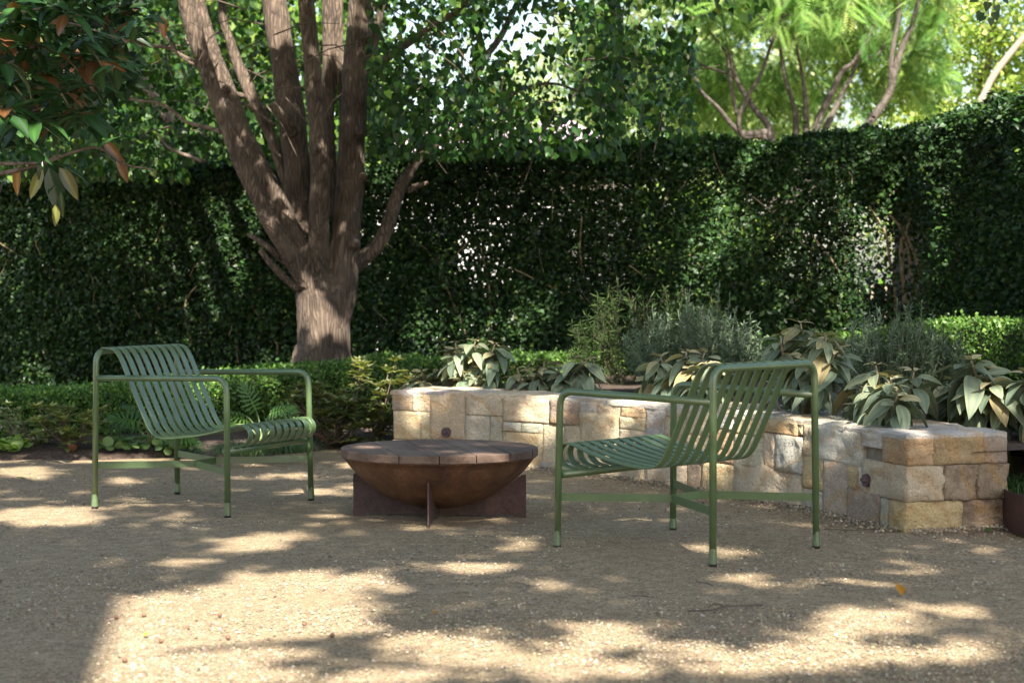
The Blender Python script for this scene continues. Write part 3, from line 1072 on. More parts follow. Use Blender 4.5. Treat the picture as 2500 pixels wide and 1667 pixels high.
# hedge stems
def stem_part(parent, pts, r0, r1, mat='stem', name='stem', n=6):
    pts = smooth_path(pts, 4)
    rr = np.linspace(r0, r1, len(pts))
    V, F = tube_vf(pts, rr, n)
    return obj(name, V, F, M[mat], parent, True)
zz = lambda x, y, Y: at(1950 + x / 3.267, 380 + y / 3.267, Y)
for pts, r, Y in (([(860, 1500), (860, 1310), (830, 1000), (815, 700), (850, 620), (780, 530), (720, 470)], .020, 14.46),
                  ([(1000, 1500), (985, 1300), (930, 1050), (890, 900), (870, 740), (800, 560)], .018, 14.44),
                  ([(1045, 1500), (1035, 1310), (1000, 1080), (965, 930), (930, 800), (860, 620), (890, 500), (890, 330)], .016, 14.42),
                  ([(770, 1440), (770, 1040), (730, 860), (700, 640), (640, 520), (560, 400)], .014, 14.5)):
    P = [zz(x, y, Y) for x, y in pts]
    P[0].z = 0
    stem_part(hb, P, r * 1.15, r * .5)
P = [zz(x, y, 13.5) for x, y in [(1340, 1200), (1275, 715), (1210, 560), (1160, 370), (1080, 220), (1100, 140), (1050, 20)]]
P[0].z = 0
stem_part(hs, P, .016, .008)
for k in range(26):
    u = 1.2 + k * (Lb - 1.6) / 26 + random.uniform(-.15, .15)
    x, y, tx, ty = fnb(np.array([u]))
    b = Vector((x[0] - ty[0] * .16, y[0] + tx[0] * .16, 0))
    h = random.uniform(1.1, 1.7)
    pts = [b, b + Vector((random.uniform(-.08, .08), -.02, h * .4)), b + Vector((random.uniform(-.25, .25), -.04, h * .75)), b + Vector((random.uniform(-.4, .4), -.10, h))]
    stem_part(hb, pts, .017, .006)
# pale twigs just inside the clipped faces
m = MB()
for k in range(60):
    u = random.uniform(1.5, Lb - .1)
    x, y, tx, ty = [float(q[0]) for q in fnb(np.array([u]))]
    dpt = random.uniform(-.03, .10)
    b = Vector((x - ty * dpt, y + tx * dpt, random.uniform(.5, 1.85)))
    l = random.uniform(.08, .3)
    d = Vector((random.uniform(-.7, .7), random.uniform(-.2, .1), random.uniform(.2, 1))).normalized()
    m.tube([b, b + d * l * .5 + Vector((random.uniform(-.02, .02), 0, 0)), b + d * l], [.003, .0022, .0015], 4, False)
o = m.build('twigs', M['stem'], hb)
o['kind'] = 'stuff'

# low clipped hedge
lh_ctrl = [(-3.9, 11.2), (-3.05, 11.25), (-2.2, 11.6), (-1.35, 12.1), (-.42, 12.75), (.35, 13.0), (1.1, 12.75), (1.9, 12.1), (2.45, 11.2), (2.72, 10.3), (2.85, 9.4)]
lh_h = np.interp(np.linspace(0, 1, 11), np.linspace(0, 1, 11), [.30, .30, .315, .40, .44, .47, .53, .62, .72, .75, .75])
fl, Ll = path_fn(lh_ctrl)
_lu = np.linspace(0, Ll, 11)
def low_hedge():
    root = empty('low_hedge', (0, 0, 0))
    tag(root, 'low clipped bright green box hedge curving round the garden bed', 'hedge')
    n = 64000
    u = rng.random(n) * Ll
    h = np.interp(u, _lu, lh_h)
    f = rng.random(n)
    front = f < .55
    z = np.where(front, .04 + rng.random(n) ** .9 * (h - .04), h - rng.exponential(.016, n))
    d = np.where(front, rng.exponential(.03, n), rng.random(n) * .5)
    x, y, tx, ty = fl(u)
    nx, ny = -ty, tx
    b = (fbm(np.stack([u, z, z * 0], 1), 3.2, 3) - .5) * .11
    z = z + np.where(front, 0, (fbm(np.stack([u, d, z * 0], 1), 3, 17) - .5) * .09) + np.where(rng.random(n) < .03, rng.random(n) * .05, 0)
    sh = np.clip((z - (h - .07)) / .07, 0, 1) ** 2 * .06
    dd = d + b + sh
    P = np.stack([x + nx * dd, y + ny * dd, z + .03], 1)
    D = rand_dirs(n) + np.stack([-nx * .5, -ny * .5, np.full(n, .5)], 1)
    Nn = rand_dirs(n) * .9 + np.stack([-nx * .5, -ny * .5, np.full(n, .7)], 1)
    c = pick_col(n, [(.05, .105, .025), (.075, .15, .03), (.11, .20, .04), (.16, .25, .05)], [.3, .38, .24, .08], .18)
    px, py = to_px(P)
    c *= np.where(px < 560, 1.45, 1.2)[:, None]  # leaf colour raised overall, more at the left to paint in sunlight
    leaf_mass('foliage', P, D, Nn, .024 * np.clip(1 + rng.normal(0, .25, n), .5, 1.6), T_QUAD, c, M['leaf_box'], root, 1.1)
    # dense twiggy inside
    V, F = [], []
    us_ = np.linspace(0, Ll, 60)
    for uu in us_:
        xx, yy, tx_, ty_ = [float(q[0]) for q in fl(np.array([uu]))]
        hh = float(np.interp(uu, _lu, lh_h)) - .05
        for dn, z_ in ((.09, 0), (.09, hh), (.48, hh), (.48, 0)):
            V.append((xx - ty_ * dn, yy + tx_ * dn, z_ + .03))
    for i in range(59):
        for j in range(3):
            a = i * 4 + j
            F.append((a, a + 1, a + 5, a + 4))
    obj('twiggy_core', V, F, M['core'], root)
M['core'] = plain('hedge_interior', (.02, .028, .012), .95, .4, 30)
low_hedge()

# ================================================================== MAIN TREE
TY = 14.2
zt7 = lambda x, y, dY=0: at(400 + x / 1.704, y / 1.704, TY + dY)
R7 = TY / FPX / 1.704
tree = empty('garden_tree', at(785, 901, TY) * 1.0)
tree.location.z = 0
tag(tree, 'large multi stemmed tree with furrowed brown bark behind the low hedge', 'tree')
stems = [
    ([(658, 1700, 0), (658, 1535, 0), (665, 1400, 0), (668, 1290, 0), (655, 1200, 0), (640, 1120, 0)], [145, 121, 116, 116, 108, 78]),
    ([(690, 1400, 0), (725, 1280, -.02), (748, 1150, -.03), (757, 1000, -.03), (768, 850, -.02), (776, 700, 0), (795, 400, .02), (815, 120, .05), (830, -60, .08), (850, -700, .3), (870, -1500, .5)], [62, 70, 66, 64, 62, 60, 58, 60, 58, 40, 18]),
    ([(655, 1180, -.02), (648, 1040, -.12), (645, 900, -.20), (650, 650, -.26), (632, 400, -.30), (605, 150, -.34), (585, -40, -.36), (560, -700, -.6), (520, -1400, -.8)], [60, 46, 44, 43, 37, 34, 34, 24, 10]),
    ([(640, 1200, .06), (590, 1000, .08), (562, 820, .10), (545, 620, .13), (522, 420, .17), (492, 200, .2), (455, -30, .25), (380, -700, .4), (330, -1400, .6)], [70, 62, 56, 62, 58, 55, 55, 34, 14]),
    ([(640, 1230, -.02), (570, 1060, -.05), (500, 930, -.08), (405, 730, -.10), (320, 550, -.08), (270, 400, -.04), (205, 230, 0), (130, -20, .05), (0, -600, .1), (-120, -1200, .2)], [78, 66, 60, 54, 46, 40, 36, 33, 26, 12]),
    ([(600, 1180, -.10), (520, 1050, -.18), (420, 880, -.26), (330, 690, -.30), (250, 500, -.33), (180, 300, -.35), (112, 80, -.38), (80, -40, -.4), (-60, -600, -.6), (-200, -1100, -.8)], [46, 40, 35, 34, 34, 33, 34, 34, 22, 10]),
    ([(600, 980, .2), (530, 800, .22), (440, 560, .26), (345, 350, .30), (275, 180, .33), (240, -20, .36), (200, -600, .5)], [34, 28, 28, 27, 22, 19, 10]),
    ([(690, 900, .2), (685, 450, .26), (690, 200, .3), (690, -30, .32), (700, -700, .5)], [34, 28, 29, 28, 16]),
    ([(745, 700, .2), (735, 200, .3), (738, -40, .35), (760, -600, .5)], [16, 15, 14, 9]),
]
tV, tF = [], []
for pts, rad in stems:
    pp = smooth_path([(*zt7(*p), r * R7) for p, r in zip(pts, rad)], 5)
    P_, rr = pp[:, :3].copy(), pp[:, 3].copy()
    for i in range(len(P_)):                       # slow swelling so that no stem is a clean cylinder
        k = mnoise.noise(Vector(P_[i]) * 2.3 + Vector((rad[0], 0, 0)))
        rr[i] *= .95 * (1 + .07 * k)
        P_[i][0] += .012 * mnoise.noise(Vector(P_[i]) * 3.1)
    V, F = tube_vf(P_, rr, 18)
    b = len(tV)
    tV += V
    tF += [tuple(i + b for i in f) for f in F]
# knots and root flare
for (x, y, dY, r) in ((795, 1020, -.17, 20), (815, 560, -.12, 20), (640, 630, -.36, 16), (830, 740, -.08, 16), (500, 500, -.02, 22), (262, 375, -.16, 16), (845, 160, -.1, 18)):
    a = zt7(x, y, dY + .06)
    V, F = tube_vf([a, a + Vector((.0, -.05, .01)), a + Vector((0, -.075, .015))], [r * R7 * 1.3, r * R7, r * R7 * .55], 10)
    b = len(tV); tV += V; tF += [tuple(i + b for i in f) for f in F]
for k in range(5):
    a = 2 * PI * k / 5 + .4
    c0 = Vector(tree.location)
    V, F = tube_vf([c0 + Vector((math.cos(a) * .12, math.sin(a) * .12, .5)), c0 + Vector((math.cos(a) * .21, math.sin(a) * .21, .16)), c0 + Vector((math.cos(a) * .36, math.sin(a) * .36, -.04))], [.09, .10, .08], 10)
    b = len(tV); tV += V; tF += [tuple(i + b for i in f) for f in F]
me = mesh_from('trunk_tmp', tV, tF)
tmp = bpy.data.objects.new('trunk_tmp', me)
COL.objects.link(tmp)
md = tmp.modifiers.new('r', 'REMESH')
md.mode = 'VOXEL'
md.voxel_size = .0115
ms = tmp.modifiers.new('s', 'SMOOTH')
ms.iterations = 3
ms.factor = .5
dg = bpy.context.evaluated_depsgraph_get()
me2 = bpy.data.meshes.new_from_object(tmp.evaluated_get(dg))
bpy.data.objects.remove(tmp)
n = len(me2.vertices)
co = np.empty(n * 3, np.float32); me2.vertices.foreach_get('co', co)
no = np.empty(n * 3, np.float32); me2.vertices.foreach_get('normal', no)
co, no = co.reshape(-1, 3), no.reshape(-1, 3)
q = co * np.array([1, 1, .28])
co = co + no * ((np.abs(vnoise(q, 30) - .5) * 2)[:, None] * .004 + (vnoise(co, 7)[:, None] - .5) * .014)
co = local(tree, co).astype(np.float32)
me2.vertices.foreach_set('co', co.ravel())
me2.polygons.foreach_set('use_smooth', np.ones(len(me2.polygons), bool))
me2.update()
me2.materials.clear()
o = link('trunk', me2, M['bark'], tree)
def tree_limb(pts, rad, mat='bark', parent=tree, name='limb', n=10, fac=R7):
    pp = smooth_path([(*zt7(*p), r * fac) for p, r in zip(pts, rad)], 5)
    for i in range(len(pp)):
        pp[i, :3] += .012 * np.array(mnoise.noise_vector(Vector(pp[i, :3]) * 4))
    V, F = tube_vf(pp[:, :3], pp[:, 3], n)
    obj(name, local(parent, V), F, M[mat], parent, True)
tree_limb([(770, 1130, .0), (830, 1075, 0), (900, 1000, .02), (945, 890, .04), (975, 800, .06), (1018, 720, .1), (1080, 640, .15), (1160, 590, .2), (1260, 530, .25), (1370, 450, .3), (1500, 370, .35), (1620, 350, .4), (1720, 380, .45), (1900, 480, .55)], [40, 34, 31, 30, 28, 25, 17, 11, 9, 8, 7, 6, 5, 3])
tree_limb([(1000, 760, .1), (1040, 680, .2), (1085, 610, .3), (1180, 480, .45), (1270, 370, .6), (1330, 250, .7), (1420, 120, .8), (1500, -60, .9)], [20, 22, 22, 22, 19, 16, 14, 11])
tree_limb([(1010, 790, .1), (1060, 770, .1), (1100, 758, .1)], [16, 13, 7])
tree_limb([(845, 330, .02), (880, 285, .02), (980, 205, .0), (1100, 120, -.05), (1210, 50, -.1), (1290, -40, -.12)], [24, 20, 17, 14, 13, 11])
tree_limb([(870, 300, .1), (880, 150, .1), (905, 40, .12), (930, -80, .14)], [18, 17, 15, 13])
tree_limb([(560, 1200, -.1), (510, 1160, -.14), (450, 1095, -.18), (398, 1040, -.2)], [20, 16, 14, 11])
tree_limb([(540, 1110, -.1), (490, 1075, -.12), (435, 1030, -.14), (350, 975, -.1)], [20, 17, 14, 8])
tree_limb([(545, 560, -.02), (500, 490, -.12), (450, 430, -.16)], [24, 20, 15])
tree_limb([(350, 405, .3), (300, 390, .25), (265, 370, .2)], [12, 10, 8])
z8 = lambda x, y: ((x / 2.614 - 400) * 1.704, y / 2.614 * 1.704)
def twig8(pts, r, dY=-.2, parent=tree):
    tree_limb([(*z8(x, y), dY - .02 * i) for i, (x, y) in enumerate(pts)], [r * 1.704 / 2.614 * (1 - .6 * (1 - i / len(pts))) for i in range(len(pts))], 'bark2', parent, 'branch', 6)
twig8([(290, 150), (540, 200), (700, 235), (900, 280), (1100, 315), (1180, 370), (1270, 420)], 20)
twig8([(740, 620), (870, 645), (1000, 655), (1100, 710), (1200, 775), (1300, 810), (1420, 850)], 18)
twig8([(1180, 240), (1280, 380), (1400, 500), (1500, 620), (1620, 700), (1760, 800)], 16, .1)
twig8([(800, 90), (950, 170), (1060, 240), (1130, 330), (1260, 400)], 14, -.3)
twig8([(1000, 850), (1070, 940), (1180, 990), (1300, 1030)], 16, .3)

# ---- leaves of that tree that hang into view
TCOLS = [(.016, .05, .010), (.026, .075, .013), (.045, .115, .018), (.09, .18, .025), (.17, .26, .035)]
def hang_leaves(boxes, size, cols=TCOLS, w=(.34, .36, .2, .07, .03), seed=0):
    Ps = []
    for (x0, x1, y0, y1, cnt, p, *Yr) in boxes:
        px = x0 + rng.random(cnt) * (x1 - x0)
        py = y0 + rng.random(cnt) ** p * (y1 - y0)
        Y = Yr[0] + rng.random(cnt) * (Yr[1] - Yr[0])
        X, Yy, dz = (px - PW / 2) / FPX, CP - SP * (py - PH / 2) / FPX, -SP - CP * (py - PH / 2) / FPX
        t = Y / Yy
        P = np.stack([X * t, Y, CAM_H + dz * t], 1)
        d = fbm(P, 1.9, seed)
        e = fbm(P, 6.0, seed + 9)
        P = P[(rng.random(cnt) < np.clip((d - .33) * 4.5, .05, 1)) & (e > .36)]
        Ps.append(P)
    P = np.concatenate(Ps)
    n = len(P)
    D = rand_dirs(n) * .7 + np.array([0, 0, -.9])
    Nn = rng.normal(0, .6, (n, 3)) + np.array([0, -.75, .5])
    return P, D, Nn, size * np.clip(1 + rng.normal(0, .25, n), .5, 1.5), pick_col(n, cols, list(w), .2)
boxes = [(-60, 460, -30, 440, 6500, .85, 14.6, 16.0), (430, 960, -30, 400, 3800, .85, 15.0, 16.5), (900, 1180, -30, 385, 5600, .9, 12.8, 16.8), (1150, 1520, -30, 380, 8000, .95, 12.6, 16.8), (1480, 1700, 60, 345, 1300, .9, 12.6, 16), (1480, 1900, -30, 40, 260, 1.4, 12.5, 15)]
P, D, Nn, s, c = hang_leaves(boxes, .050)
# sky opening right of the crown
px, py = to_px(P)
op = np.minimum(in_ell(px, py, (1365, 180, 120, 130)), np.minimum(in_ell(px, py, (975, 60, 80, 85)), in_ell(px, py, (1290, 80, 130, 80))))
op = np.minimum(op, in_ell(px, py, (1120, 130, 120, 90)) + .45)
k = (rng.random(len(P)) < np.clip(.16 + .5 * op, 0, 1))
P, D, Nn, s, c = P[k], D[k], Nn[k], s[k], c[k]
o = leaf_mass('hanging_foliage', local(tree, P), D, Nn, s, T_HEART, c, M['leaf_tree'], tree, .95)
# twigs through the hanging foliage
m = MB()
for k_ in range(150):
    b = at(random.choice([random.uniform(0, 900), random.uniform(900, 1650)]), random.uniform(-10, 330), random.uniform(13, 16))
    d = Vector((random.uniform(-1, 1), random.uniform(-.4, .4), random.uniform(-.9, .3))).normalized()
    l = random.uniform(.2, .6)
    m.tube([b, b + d * l * .5 + Vector((0, 0, .03)), b + d * l + Vector((0, 0, -.04))], [.006, .0045, .002], 4, False)
o = m.build('twigs', M['twig'], None)
o.data.transform(Matrix.Translation(-tree.location))
o.parent = tree
o['kind'] = 'stuff'

# ---- crown out of frame above; it shades the hedge and the bed
def shade_cloud(n, xr, yr, zr, accept, size, cols=TCOLS):
    P = np.stack([xr[0] + rng.random(n) * (xr[1] - xr[0]), yr[0] + rng.random(n) * (yr[1] - yr[0]), zr[0] + rng.random(n) * (zr[1] - zr[0])], 1)
    k = P[:, 2] / math.tan(SUN_EL)
    G = np.stack([P[:, 0] + SUN_H.x * k, P[:, 1] + SUN_H.y * k], 1)
    P = P[accept(P, G)]
    n = len(P)
    D = rand_dirs(n)
    Nn = rng.normal(0, .5, (n, 3)) + np.array([-SUNV.x, -SUNV.y, -SUNV.z])
    return P, D, Nn, size * np.clip(1 + rng.normal(0, .2, n), .5, 1.5), pick_col(n, cols, None, .2)
def above_view(P, margin=25):
    px, py = to_px(P)
    return (py < -margin) | (px < -60) | (px > 2560) | (P[:, 1] < .3)
def crown_accept(P, G):
    e = ((P[:, 0] + .8) / 5.0) ** 2 + ((P[:, 1] - 12.0) / 4.4) ** 2 + ((P[:, 2] - 6.3) / 3.3) ** 2
    k = fbm(np.stack([G[:, 0], G[:, 1], G[:, 0] * 0], 1), 1.5, 77)
    return (e < 1) & above_view(P) & (k > np.where((np.abs(G[:, 0] + 1.7) < .9) & (G[:, 1] < 17) & (G[:, 1] > 14.6), .47, .41)) & (k > np.where((G[:, 0] < -1.6) & (G[:, 1] > 16.2) & (G[:, 1] < 17.7), .50, .41)) & (G[:, 1] > 12.6)
P, D, Nn, s, c = shade_cloud(100000, (-6, 4.8), (7.5, 17), (2.6, 9.6), crown_accept, .13)
leaf_mass('crown', local(tree, P), D, Nn, s, T_FOLD, c, M['leaf_tree'], tree, 1.3)

# ================================================================== NEAR SHADE TREE (stands right of the camera, shades the court)
LIT = [(1010, 1108, 40, 8), (1280, 1135, 70, 9), (1480, 1160, 40, 8), (1750, 1190, 60, 9), (1900, 1215, 50, 10), (2010, 1236, 40, 8), (2130, 1260, 30, 8), (1150, 1100, 120, 7), (1600, 1150, 150, 8), (2050, 1220, 80, 8), (2300, 1230, 80, 9),
       (340, 1520, 245, 72), (300, 1625, 265, 70), (500, 1520, 245, 78), (480, 1625, 255, 70), (760, 1500, 200, 60), (700, 1425, 170, 38), (950, 1640, 300, 42), (1150, 1590, 240, 42), (1400, 1625, 230, 42), (1500, 1560, 150, 42),
       (1720, 1605, 190, 42), (1980, 1590, 220, 48), (2110, 1515, 150, 40), (2280, 1585, 160, 34), (2335, 1490, 95, 17), (2430, 1552, 85, 14), (1020, 1545, 150, 24), (1420, 1530, 90, 24),
       (1150, 1382, 85, 30), (1275, 1330, 50, 20), (440, 1368, 95, 18), (610, 1328, 125, 24), (905, 1412, 80, 22), (110, 1258, 150, 24), (60, 1150, 90, 13), (410, 1256, 50, 9), (345, 1226, 40, 8),
       (790, 1198, 90, 12), (720, 1160, 70, 9), (760, 1305, 60, 10), (1705, 1330, 50, 13), (1765, 1348, 65, 11), (1805, 1412, 80, 13), (1905, 1422, 65, 9), (2045, 1402, 65, 12), (2255, 1386, 55, 12),
       (1480, 1402, 40, 10), (250, 1124, 280, 7), (880, 1135, 70, 8), (1350, 1425, 60, 12), (560, 1195, 40, 7), (930, 1185, 60, 8), (1560, 1270, 50, 7), (300, 1170, 60, 8), (1180, 1260, 70, 7),
       (120, 1090, 90, 14), (620, 1090, 60, 10), (860, 1060, 60, 12)]
DARK = [(850, 1597, 115, 26), (1080, 1505, 150, 26), (1000, 1462, 110, 20), (690, 1380, 60, 10), (1330, 1560, 70, 16), (1560, 1600, 60, 14), (1830, 1560, 70, 12), (2200, 1550, 70, 10), (1180, 1645, 60, 12)]
def lit_map(G):
    px, py = to_px(np.stack([G[:, 0], G[:, 1], G[:, 0] * 0], 1))
    l = np.zeros(len(G), bool)
    for e in LIT: l |= in_ell(px, py, e) < 1.25
    for e in DARK: l &= ~(in_ell(px, py, e) < 1)
    return l
def near_accept(P, G):
    off = G + rng.normal(0, .025, G.shape)
    inv = (G[:, 1] > 4.3)
    l = lit_map(off)
    fine = vnoise(np.stack([G[:, 0], G[:, 1], G[:, 0] * 0], 1), 5.0, 91) * .6 + vnoise(np.stack([G[:, 0], G[:, 1], G[:, 0] * 0], 1), 11.0, 51) * .4
    beyond = G[:, 1] > 11.0
    med = fbm(np.stack([G[:, 0], G[:, 1], G[:, 0] * 0], 1), 2.4, 23)
    ok = np.where(beyond, med > .46, (~l) & (fine > .30))
    return ok & inv & (G[:, 1] < 13.2) & above_view(P) & (np.abs(G[:, 0]) < 4.2)
st = empty('shade_tree', (3.4, 1.2, 0))
tag(st, 'spreading shade tree beside the court, its heart shaped leaves hanging at the top', 'tree')
P, D, Nn, s, c = shade_cloud(120000, (-4.2, 6.2), (-4.0, 7.2), (6.0, 7.8), near_accept, .115)
leaf_mass('crown', local(st, P), D, Nn, s, T_FOLD, c, M['leaf_tree'], st, 1.35)
m = MB()
m.tube(smooth_path([(0, 0, -.05), (.02, .05, .8), (-.08, .1, 1.8), (-.1, .2, 3.2), (-.2, .2, 4.6), (-.6, .2, 5.8), (-1.4, .2, 6.8)], 5), np.linspace(.22, .05, 31), 14)
o = m.build('trunk', M['bark'], st, True)
for k in range(7):
    a = 2 * PI * k / 7
    p0 = Vector((-.15, .2, 3.9 + .1 * k))
    e = Vector((-2.6 + 3.2 * math.cos(a), .4 + 3.4 * math.sin(a), 6.8))
    pts = smooth_path([p0, p0.lerp(e, .4) + Vector((0, 0, .5)), e], 6)
    V, F = tube_vf(pts, np.linspace(.09, .02, len(pts)), 8)
    obj('limb', V, F, M['bark'], st, True)
# sprig with heart shaped leaves at the top right of the view
def leaf_mesh(name, tmpl, col, sc=1.0):
    T, F = tmpl
    return np_mesh(name, T * sc, np.array(F), False, np.tile(col, (len(T), 1)))
hm = leaf_mesh('heart_leaf', T_HEART, (1, 1, 1))
LM2 = leaf_material('heart_leaf', .42, .25, .45, True)
def place_leaf(name, me, mat, parent, P, D, Nn, size, color, wid=1.0):
    o = link(name, me, mat, parent)
    D = Vector(D).normalized()
    Nn = Vector(Nn)
    Nn = (Nn - D * Nn.dot(D)).normalized()
    X = D.cross(Nn)
    Rm = Matrix((X, D, Nn)).transposed()
    loc = Vector(local(parent, [P])[0])
    Rz = Matrix.Rotation(-parent.rotation_euler.z, 3, 'Z')
    Mx = (Rz @ Rm).to_4x4() @ Matrix.Diagonal((size * wid, size, size, 1))
    Mx.translation = loc
    o.matrix_basis = Mx
    o.color = (*color, 1)
    return o
SY = 7.5
for (x, y, dx, dz, sz) in ((2396, 30, -.5, -1, 22), (2432, 14, .4, -1, 20), (2428, 30, .3, -1, 22), (2402, 38, -.6, -.8, 19), (2419, 45, .05, -1, 20), (2385, -5, -.9, -.5, 20), (2412, 6, -.2, -1, 22), (2450, -6, .6, -.8, 20), (2370, -22, -.6, -.7, 20)):
    place_leaf('leaf', hm, LM2, st, at(x, y, SY), (dx, 0, dz), (random.uniform(-.4, .4), -1, .3), sz * SY / FPX, (.03, .07, .02))
sp = smooth_path([at(2470, -160, SY), at(2430, -60, SY), at(2412, 0, SY), at(2414, 40, SY)], 5)
V, F = tube_vf(sp, np.linspace(.006, .0015, len(sp)), 5)
obj('twig', local(st, V), F, M['twig'], st)

# ================================================================== MAGNOLIA (upper left)
MY = 9.2
mag = empty('magnolia_tree', (-3.75, 9.6, 0))
tag(mag, 'magnolia with long glossy leaves, rusty brown underneath, reaching in at the upper left', 'tree')
mag['label'] = 'magnolia with long glossy dark leaves, rusty brown underneath'
def big_leaf_mesh(name, segs=6, w=.21, droop=.35, fold=.10, rib=(1.3, 1.3, 1.2), edge_c=(1, 1, 1), inner=(1, 1, 1), tip=1.0, ov=.75):
    V, F, C = [], [], []
    for i in range(segs + 1):
        t = i / segs
        ww = w * math.sin(PI * t ** ov) ** .85 + (.012 if i < segs else 0)
        z = -droop * t * t
        for x, f in ((-1, 1), (-.5, .6), (0, 0), (.5, .6), (1, 1)):
            V.append((x * ww, t, z + fold * abs(x) * ww / w * .5 + .012 * math.sin(t * 22) * abs(x)))
            C.append(rib if x == 0 else (edge_c if abs(x) == 1 else inner))
    for i in range(segs):
        for k in range(4):
            a = i * 5 + k
            F.append((a, a + 1, a + 6, a + 5))
    return np_mesh(name, np.array(V), np.array(F), True, np.array(C))
mg = [big_leaf_mesh('magnolia_leaf', 6, .17, d, .12, (1.5, 1.5, 1.3)) for d in (.05, .2, .38)]
whorls = [(78, 112, 10, 120), (60, 190, 9, 115), (180, 150, 9, 110), (150, 225, 9, 120), (25, 60, 7, 110), (110, 60, 7, 110), (210, 205, 7, 105), (20, 260, 8, 110), (90, 300, 7, 100), (165, 285, 7, 110), (225, 300, 5, 100), (60, 360, 5, 95), (130, 395, 4, 120), (10, 150, 6, 110), (-40, 220, 6, 120), (-30, 90, 6, 120), (260, 120, 4, 90), (300, 330, 3, 80), (40, 15, 6, 110), (200, 40, 5, 90), (330, 60, 3, 80), (-20, 330, 5, 110), (230, 370, 3, 85)]
whorls += [(random.uniform(-30, 250), random.uniform(0, 300), 9, random.uniform(90, 125)) for _ in range(30)] + [(random.uniform(200, 350), random.uniform(0, 250), 6, 85) for _ in range(8)]
for (x, y, k, ln) in whorls:
    Y = MY + random.uniform(-.5, .7)
    base = at(x, y, Y)
    a0 = random.random() * 6.28
    for j in range(k):
        a = a0 + 2 * PI * j / k + random.uniform(-.3, .3)
        D = Vector((math.cos(a), math.sin(a) * .9, random.uniform(-.75, .45)))
        Nn = Vector((random.uniform(-.3, .3), random.uniform(-.5, .1), 1))
        r = random.random()
        col = (.020, .055, .016) if r < .5 else ((.032, .085, .022) if r < .88 else ((.12, .055, .022) if r < .96 else (.15, .12, .03)))
        place_leaf('leaf', random.choice(mg), M['leaf_mag'], mag, base + D * .02, D, Nn, ln * .78 * random.uniform(.7, 1.15) * MY / FPX, col)
for (x, y, dx, dz, ln, col) in ((45, 405, -.1, -1, 75, (.22, .11, .025)), (105, 415, -.5, -1, 80, (.20, .19, .05)), (120, 410, .25, -1, 125, (.016, .04, .014)), (135, 500, .05, -1, 55, (.22, .22, .07)), (145, 410, .5, -.8, 90, (.12, .11, .03)), (100, 390, .2, -1, 95, (.02, .05, .015)), (150, 470, 0, -1, 60, (.03, .06, .02)),
                             (290, 440 - 60, .3, -1, 70, (.13, .06, .025)), (250, 345, .6, -.5, 65, (.18, .085, .03)), (395, 40, .1, -1, 55, (.2, .08, .025)), (240, 150, 1, -.35, 70, (.22, .09, .025))):
    place_leaf('leaf', random.choice(mg), M['leaf_mag'], mag, at(x, y, MY), (dx, .1, dz), (random.uniform(-.6, .6), -1, .2), ln * MY / FPX, col)
V, F = tube_vf(smooth_path([(0, 0, -.05), (.05, 0, .8), (-.04, .05, 1.8), (.05, .05, 3.0), (.1, .1, 4.4)], 5), np.linspace(.13, .03, 21), 12)
obj('trunk', V, F, M['bark2'], mag, True)
for pts, r in (([(-330, 420), (-120, 330), (10, 290), (110, 262)], .014), ([(-330, 300), (-120, 190), (40, 150), (120, 70), (180, 60), (290, 96)], .013), ([(-330, 500), (-150, 450), (20, 420), (100, 400), (230, 360), (300, 400), (375, 415)], .012), ([(-330, 200), (-100, 60), (60, 30), (150, 10)], .012), ([(-300, 380), (0, 400), (120, 390), (150, 360)], .010)):
    P_ = [Vector((mag.location.x, mag.location.y, at(*pts[0], MY).z))] + [at(*p, MY) for p in pts[1:]]
    pp = smooth_path(P_, 5)
    V, F = tube_vf(pp, np.linspace(r * 1.3, r * .3, len(pp)), 7)
    obj('branch', local(mag, V), F, M['bark2'], mag, True)
n = 1500
px_, py_ = -60 + rng.random(n) ** 1.1 * 400, -30 + rng.random(n) * 370
ok_ = py_ < 360 - .45 * np.clip(px_, 0, 400)
P = np.array([tuple(at(a, b_, c_)) for a, b_, c_ in zip(px_[ok_], py_[ok_], 9.9 + rng.random(ok_.sum()) * 1.3)])
n = len(P)
leaf_mass('inner_foliage', local(mag, P), rand_dirs(n) + [0, 0, -.2], rng.normal(0, .5, (n, 3)) + [0, -.4, .8], .13 * np.clip(1 + rng.normal(0, .2, n), .5, 1.4), T_FOLD, pick_col(n, [(.012, .032, .010), (.02, .05, .014), (.032, .075, .02), (.09, .045, .02)], [.4, .35, .18, .07], .15), M['leaf_hedge'], mag, .75)
# crown beyond the frame
n = 1500
P = np.array([-4.3, 9.8, 3.4]) + rand_dirs(n) * (rng.random((n, 1)) ** .4) * np.array([1.5, 1.5, 2.2])
P = P[above_view(P, 10)]
n = len(P)
leaf_mass('crown', local(mag, P), rand_dirs(n) + [0, 0, .1], rng.normal(0, .5, (n, 3)) + [0, 0, 1], .2, T_FOLD, pick_col(n, [(.02, .055, .016), (.035, .085, .02), (.15, .075, .03)], [.5, .4, .1], .15), M['leaf_hedge'], mag, .8)

# a leaning stem behind the hedge at the left
lt = empty('leaning_tree', (at(620, 409, 18.6).x, 19.2, 0))
tag(lt, 'slender leaning tree stem rising behind the hedge left of the big tree', 'tree')
pp = [Vector((lt.location.x, 19.2, 0)), at(560, 500, 19), at(497, 409, 18.6), at(402, 275, 18.4), at(344, 191, 18.3), at(287, 88, 18.2), at(249, 0, 18.1), at(200, -120, 18)]
pp = smooth_path(pp, 5)
V, F = tube_vf(pp, np.linspace(.06, .045, len(pp)), 10)
obj('trunk', local(lt, V), F, M['bark2'], lt, True)

